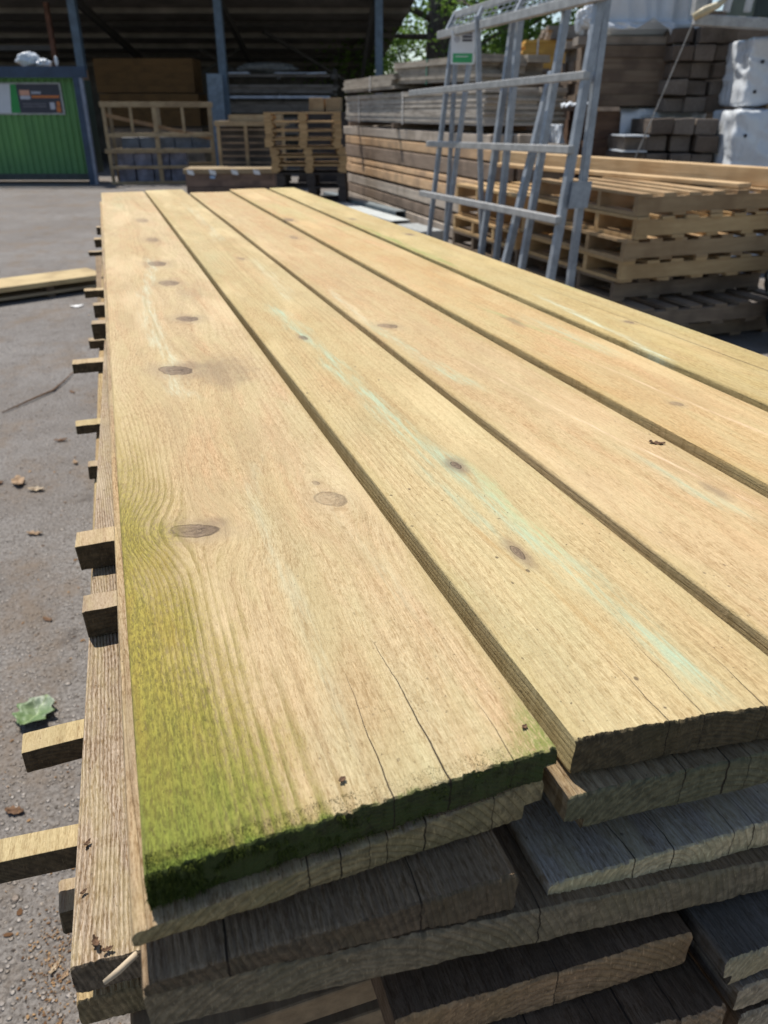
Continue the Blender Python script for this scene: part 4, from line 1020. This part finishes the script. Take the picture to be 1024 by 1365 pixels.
# bulky wrapped load on the top of the dark pack with film hanging over its front
def topfilm(u,v):
    x=.16+u*.98
    if v<.45:                     # over the load's front
        z=.66-v/.45*.56; y=.02+.05*math.sin(v*3)+fold(u,v,3.,.10)
    else:                          # ragged hem hanging down
        hem=.06+ (0.30 if .62<u<.9 else 0.0)*max(0,1-abs(u-.76)/.14) - (.10*max(0,1-abs(u-.45)/.16))
        k=(v-.45)/.55; z=.10-k*hem; y=-.03+fold(u,v,3.,.06)-.02*k
    return (x,y-.03,z)
drape('large white plastic sheet over the dark board pack, with a ragged hanging hem',topfilm,60,34,m_plast,tuple(Y(2.04,9.0,2.09)),-PSI)
ld=MB().box(.20,1.12,.16,.95,0,.62,j=.02).build('wrapped_load',m_plast,bevel=.06); ld.location=Y(2.04,9.0,2.083); ld.rotation_euler=(0,0,-PSI); tag(ld,'white wrapped load on the dark board pack behind the draped sheet','load')
def lowfilm(u,v):
    x=.34+u*.88; hang=.62 if u<.16 else (.62-.42*min(1,(u-.16)/.06) if u<.22 else .20)
    z=.03-v*hang; y=-.05+fold(u,v,11.,.07)
    if v<.12: y+= (.12-v)*3*.4
    return (x,y,z)
drape('white film hanging over the reddish pack, long at its left end',lowfilm,60,26,m_plast,tuple(Y(2.14,9.1,1.43)),-PSI)
def sidefilm(u,v):
    return (-.03-.05*u+fold(u,v,17.,.10)+.04*v, u*.42, -v*(.42+.10*math.sin(u*5)))
drape('small crumpled white film at the left end of the reddish board pack',sidefilm,20,20,m_plast,tuple(Y(1.86,8.9,1.29)),-PSI)
def flat_(u,v): return (u*.33,v*.3,.02+fold(u,v,23.,.06)+.05*u)
drape('strip of white film on top of the reddish pack at its left end',flat_,18,14,m_plast,tuple(Y(1.85,8.85,1.44)),-PSI)
crumple('plastic_tuft','white plastic tuft at the top left of the draped sheet','plastic film',m_plast,(.13,.1,.12),tuple(Y(2.1,9.1,2.12)),0,4,.4)
crumple('plastic_tuft','small bright plastic scrap hanging left of the white wrapped load','plastic film',m_plast,(.05,.05,.10),tuple(Y(1.98,9.15,2.09)),0,14,.4)
# loose stacks behind the steel rack
k_=0
for (r,f,z,W,n,t,mt,per,lab) in ((.62,11.2,.98,1.45,4,.05,w_gr,4,'grey untidy board pack low behind the steel rack'),(.60,11.3,1.24,1.5,5,.045,w_dk,4,'dark untidy board pack in the middle behind the steel rack'),
      (.70,11.4,1.50,1.35,5,.05,w_dk,3,'dark brown untidy board pack high behind the steel rack'),(.66,11.3,1.78,1.4,3,.04,w_gr,3,'thin greyish boards on top of the untidy packs behind the steel rack'),(.7,11.2,.0,1.4,8,.12,w_dk,3,'dark heavy board pack at the foot of the untidy packs behind the steel rack')):
    ypack(lab,r,f,z,W,1.0,n,t,mt,per,jig=.13,fr=.88,rz=R(random.uniform(-3,3)))
for (r,f,z,lab,mt) in ((1.25,10.9,1.245,'yellow board end sticking out of the untidy packs, upper one of two',w_ye),(1.3,10.95,1.02,'yellow board end sticking out of the untidy packs, lower one of two',w_ye),(1.35,10.9,1.49,'tan board end sticking out high on the right of the untidy packs',w_mid),(1.2,10.95,.965,'orange board lying lowest in front of the untidy packs',w_mid)):
    b=MB().box(0,.75,0,.12,0,.028).build('board_end',mt); b.location=Y(r,f,z); b.rotation_euler=(0,0,-PSI+R(random.uniform(-15,15))); tag(b,lab,'board')
b=MB().box(0,.30,0,.25,0,.25,j=.008).build('timber_block',w_gr,bevel=.01); b.location=Y(1.60,8.8,.86); b.rotation_euler=(0,0,-PSI); tag(b,'pale grey square timber end below the small crumpled film','block')
b=MB().box(0,.32,0,.3,0,.86,j=.004).build('post_block',w_dk); b.location=Y(1.59,8.82,0); b.rotation_euler=(0,0,-PSI); tag(b,'dark upright timber carrying the pale square timber end','block')
# yellow stack
ypack('orange yellow board pack standing high between the trees and the dark pack',2.2,14,2.0,1.3,.9,9,.045,w_ye,3,jig=.05,straps=(.2,))
ypack('grey board pack on the top of the orange yellow one',2.55,13.9,2.41,1.2,.9,3,.06,w_gr,3,jig=.06)
ypack('tall dark pack beneath the orange yellow boards',2.0,14,.0,1.6,1.0,14,.142,w_dk,3,jig=.05)
# sleepers seen end on
w_se=[wood('sleeper_end_%s'%n,c,sc=(40,6,40),var=.2) for n,c in (('brown',((.15,.118,.095),(.115,.09,.072),(.07,.055,.045))),('grey',((.205,.172,.145),(.155,.128,.108),(.09,.073,.06))))]
def ends(r0,f,z0,cols,rows_,w,h,where,skip=()):
    nmr=['bottom row','second row up','third row up','fourth row up','fifth row up','sixth row up','seventh row up','eighth row up','ninth row up']
    nmc=['leftmost','second from the left','third from the left','fourth from the left','fifth from the left']
    for j in range(rows_):
        for i in range(cols):
            if (i,j) in skip: continue
            mt=random.choice(w_se)
            b=MB().box(.003,w-random.uniform(.004,.022),0,2.4,.003,h-random.uniform(.004,.02),j=.008).build('sleeper',mt,bevel=.012)
            b.location=Y(r0+i*w+random.uniform(-.012,.012),f+random.uniform(-.07,.07),z0+j*h); b.rotation_euler=(0,R(random.uniform(-.6,.6)),-PSI+R(random.uniform(-5,2)))
            tag(b,'%s sleeper end, %s in the %s, %s'%('brown' if mt is w_se[0] else 'greyish',nmc[i],('top row' if j==rows_-1 else nmr[j]),where),'sleeper','sleepers seen end on at the right')
ends(2.34,8.3,.0,4,9,.225,.151,'lower stack',skip=((0,8),))
ends(2.82,8.75,1.40,3,5,.215,.150,'upper stack')
for k,(z_) in enumerate((1.205,1.07)):
    b=MB().box(0,.235,0,.5,0,.012).build('plastic_strip',m_plast); b.location=Y(2.30,8.18,z_-.01); b.rotation_euler=(0,0,-PSI); tag(b,'thin white plastic strip at the left of the lower sleeper stack, %s of two'%('upper','lower')[k],'plastic film')
# shiny wrapped packs
m_wrap=G('silver_white_wrap'); x,y,z=m_wrap.obj(); n=m_wrap.noise(m_wrap.vec(x*4,y*4,z*4),1,4,.6); n2=m_wrap.voro(m_wrap.vec(x*5+n*.8,y*5,z*3+n*.9),1,'DISTANCE_TO_EDGE')
c=m_wrap.mix(m_wrap.ss(n,.3,.7),(.66,.69,.72),(.56,.59,.63)); m_wrap.bump(m_wrap.ss(n2,0.,.22)*.5+n*.5,.45,.03); m_wrap=m_wrap.fin(c,.22,.6)
m_grommet=plain('dark_grommet',(.04,.04,.045),.6)
def wrapped(label,r,f,z,W,D,H,seed,holes):
    bm=bmesh.new(); bmesh.ops.create_cube(bm,size=1); bmesh.ops.subdivide_edges(bm,edges=bm.edges[:],cuts=26,use_grid_fill=True)
    for v in bm.verts:
        p=v.co.copy(); q=Vector((p.x*2,p.y*2,p.z*2)); 
        e=30; L=(abs(q.x)**e+abs(q.y)**e+abs(q.z)**e)**(1/e); q=q/L
        w=(1-abs(nz(q.x*1.6+seed,q.z*1.7+q.x*1.5,q.y*1.4))*2.2)*.026+nz(q.x*4,q.z*3+seed,q.y*3)*.006+(1-abs(nz(q.x*3+q.z*2.2+seed,q.z*1.2-q.x,q.y))*3)*.010
        v.co=Vector((q.x*W/2,q.y*D/2,q.z*H/2))+q.normalized()*w
    me=bpy.data.meshes.new('wrapped_pack'); bm.to_mesh(me); bm.free(); me.materials.append(m_wrap)
    for p in me.polygons: p.use_smooth=True
    o=bpy.data.objects.new('wrapped_pack',me); link(o); o.location=Y(r+W/2,f+D/2,z+H/2); o.rotation_euler=(0,0,-PSI+R(-3)); tag(o,label,'wrapped pack','silver white wrapped packs at the right edge')
    for (hx,hz) in holes:
        h=MB().box(hx-.012,hx+.012,-D/2-.04,-D/2-.0,hz-.014,hz+.014).build('grommet',m_grommet,o,bevel=.006)
wrapped('upper silver white wrapped pack under the steel arm at the right edge',3.36,8.05,1.47,1.5,.7,.52,1.,((-.66,.08),(-.68,-.16)))
wrapped('middle silver white wrapped pack with a diagonal fold at the right edge',3.28,7.9,.80,1.6,.75,.62,7.,((-.72,.10),))
wrapped('lowest silver white wrapped pack, hidden behind the new pallets',3.28,7.95,.10,1.6,.75,.62,12.,())
for z_,lab in ((1.42,'upper'),(.74,'middle')):
    for xx in (0.15,1.2):
        b=MB().box(0,.09,0,.6,0,.055).build('bearer',w_mid); b.location=Y(3.42+xx,8.1,z_); b.rotation_euler=(0,0,-PSI); tag(b,'brown bearer under the %s wrapped pack, %s one'%(lab,'left' if xx<.5 else 'right'),'bearer','bearers under the wrapped packs')
ypack('tall dark board pack added to block bright sky behind the silver white wrapped packs',3.0,11.6,.0,2.6,1.,17,.15,w_dk,3,jig=.05)  # added pack, darkens the bright sky gap between sleepers and wrapped packs
# steel arm with tubes and the strap
ca=yempty('cantilever_rack','grey steel cantilever rack with a horizontal arm and white tubes above the wrapped packs','rack',0,0)
t=MB().bar((2.64,7.75,2.10),(4.1,7.75,2.03),.09,.085).build('arm',m_galv2,ca,bevel=.01)
MB().box(4.0,4.16,7.72,7.9,0,3.4).build('upright',m_galv,ca)
MB().box(2.66,2.76,7.82,7.92,2.15,3.2).build('upright',m_galv2,ca)
t=MB().tube([(2.62,7.70,2.115),(2.70,7.69,2.16),(2.80,7.68,2.20),(2.86,7.68,2.25)],[.03,.035,.028,.02],10).build('yellow_pin',plain('worn_yellow',(.55,.47,.30),.5),ca,smooth=True)
for xx in (2.78,2.95,3.13): MB().tube([(xx-.01,7.85,2.17),(xx+.06,7.9,2.75)],.032,12).build('tube',m_plast if xx>2.8 else m_galv,ca,smooth=True)
MB().box(3.22,4.4,7.95,8.6,2.13,2.9).build('dark_tank',plain('dark_green_tank',(.03,.045,.04),.5),ca,bevel=.02)
tag(MB().bar(Y(2.66,7.78,2.12),Y(2.36,7.95,1.02),.028,.006).build('strap',plain('worn_strap',(.48,.46,.42),.7,mott=.3)),'pale webbing strap hanging slanting down from the steel arm','strap')
# dark bag
m_bag=plain('dark_grey_plastic',(.05,.06,.062),.45,mott=.4,sc=10)
crumple('refuse_bag','dark grey plastic bag on the ground at the right edge, beside the lowest pallets','bag',m_bag,(.24,.22,.30),(4.30,3.98,0),.4,31,.3)

# ------------------------------------------------------------------ trees
g=G('tree_leaves'); i_=g.island(); 
c=g.mix(i_,(.035,.07,.018),(.10,.16,.036)); g.b.inputs['Transmission Weight'].default_value=0
m_lv=g.fin(c,.6,.25)
tr=g.nt.nodes.new('ShaderNodeBsdfTranslucent'); tr.inputs[0].default_value=(.20,.34,.06,1); mx=g.nt.nodes.new('ShaderNodeMixShader'); mx.inputs[0].default_value=.4
g.nt.links.new(g.b.outputs[0],mx.inputs[1]); g.nt.links.new(tr.outputs[0],mx.inputs[2]); g.nt.links.new(mx.outputs[0],g.nt.nodes['Material Output'].inputs[0])
m_tk=plain('tree_bark',(.10,.085,.07),.95,mott=.45,sc=9,bump=.02)
def tree(label,r,f,rad,H,crown,leaves,seed,z0=1.2,lean=0,leaf=.19):
    rn=random.Random(seed); e=yempty('tree',label,'tree',r,f)
    pts=[(lean*t*t,0,t*H) for t in (0,.1,.25,.45,.65,.85,1)]
    m=MB(); m.tube(pts,[rad*1.3,rad*1.05,rad,rad*.8,rad*.55,rad*.3,rad*.08],12)
    tips=[]
    for k in range(26):
        t=rn.uniform(.16,.95); b=Vector((lean*t*t,0,t*H)); a=rn.uniform(0,6.28); L=crown*rn.uniform(.45,1.)*(1.1-.6*abs(t-.45))
        d=Vector((math.cos(a),math.sin(a),rn.uniform(-.15,.55)))
        q=b+d*L*.5+Vector((0,0,.2)); q2=b+d*L
        m.tube([b,q,q2],[rad*.26,rad*.15,rad*.04],6); tips+= [q,q2,(q+q2)/2]
    m.build('trunk',m_tk,e,smooth=True)
    vv=[];ff=[]
    cl=[tp+Vector((rn.gauss(0,.4),rn.gauss(0,.4),rn.gauss(0,.35))) for tp in tips for _ in range(3)]
    for k in range(leaves):
        cc=rn.choice(cl); p=cc+Vector((rn.gauss(0,.36),rn.gauss(0,.36),rn.gauss(0,.26)))
        if p.z<z0: continue
        s=leaf*rn.uniform(.6,1.3); d1=Vector((rn.gauss(0,1),rn.gauss(0,1),rn.gauss(0,.6))).normalized(); d2=d1.cross(Vector((rn.gauss(0,1),rn.gauss(0,1),rn.gauss(0,1)))).normalized()
        n=len(vv); vv+=[tuple(p-d1*s*.5),tuple(p+d2*s*.28),tuple(p+d1*s*.5),tuple(p-d2*s*.28)]; ff.append((n,n+1,n+2,n+3))
    me=bpy.data.meshes.new('crown'); me.from_pydata(vv,[],ff); me.materials.append(m_lv); link(bpy.data.objects.new('crown',me),e)
tree('thick dark tree trunk with leafy crown between the shed roof and the steel rack',1.72,28,.42,11,5.0,9500,3,1.9)
tree('leafy dark tree seen through the top of the steel rack',4.3,30,.40,11,4.8,10000,8,2.0)
tree('tree at the far right behind the orange yellow boards',7.6,31,.3,10,4.6,10000,15,1.5)
tree('small bushy tree seen low beside the right edge of the shed roof',-.9,35,.2,6,3.0,12000,21,.8)

# ------------------------------------------------------------------ light
w=bpy.data.worlds.new('World'); scene.world=w; w.use_nodes=True
nt=w.node_tree; sky=nt.nodes.new('ShaderNodeTexSky'); sky.sky_type='NISHITA'; sky.sun_disc=False
sv=Vector((-.19,.52,1.)).normalized()
sky.sun_elevation=math.asin(sv.z); sky.sun_rotation=math.atan2(sv.x,sv.y)
sky.air_density=1.; sky.dust_density=.25; sky.ozone_density=1.2
hs=nt.nodes.new('ShaderNodeHueSaturation'); hs.inputs['Saturation'].default_value=.92; nt.links.new(sky.outputs[0],hs.inputs['Color']); nt.links.new(hs.outputs[0],nt.nodes['Background'].inputs[0]); nt.nodes['Background'].inputs[1].default_value=.10
L=bpy.data.lights.new('sun','SUN'); L.energy=4.7; L.angle=R(.53); L.color=(1,.95,.87)
lo=bpy.data.objects.new('sun',L); link(lo); lo.rotation_euler=sv.to_track_quat('Z','Y').to_euler(); lo.location=(0,0,30)

# ------------------------------------------------------------------ camera
cd=bpy.data.cameras.new('camera'); cam=bpy.data.objects.new('camera',cd); link(cam); scene.camera=cam
cam.location=(0,0,CAM_Z); cam.rotation_euler=(R(90-27.452),0,-PSI)
cd.sensor_fit='VERTICAL'; cd.sensor_height=36; cd.lens=1025/1365*36
cd.clip_start=.02; cd.clip_end=500
cd.dof.use_dof=True; cd.dof.focus_distance=.62; cd.dof.aperture_fstop=11
scene.view_settings.view_transform='Standard'; scene.view_settings.look='None'; scene.view_settings.exposure=.30; scene.view_settings.gamma=1
for o in COL.objects:
    if o.get('label') and len(o['label'].replace('-',' ').split())>16: print('LONG',o['label'])
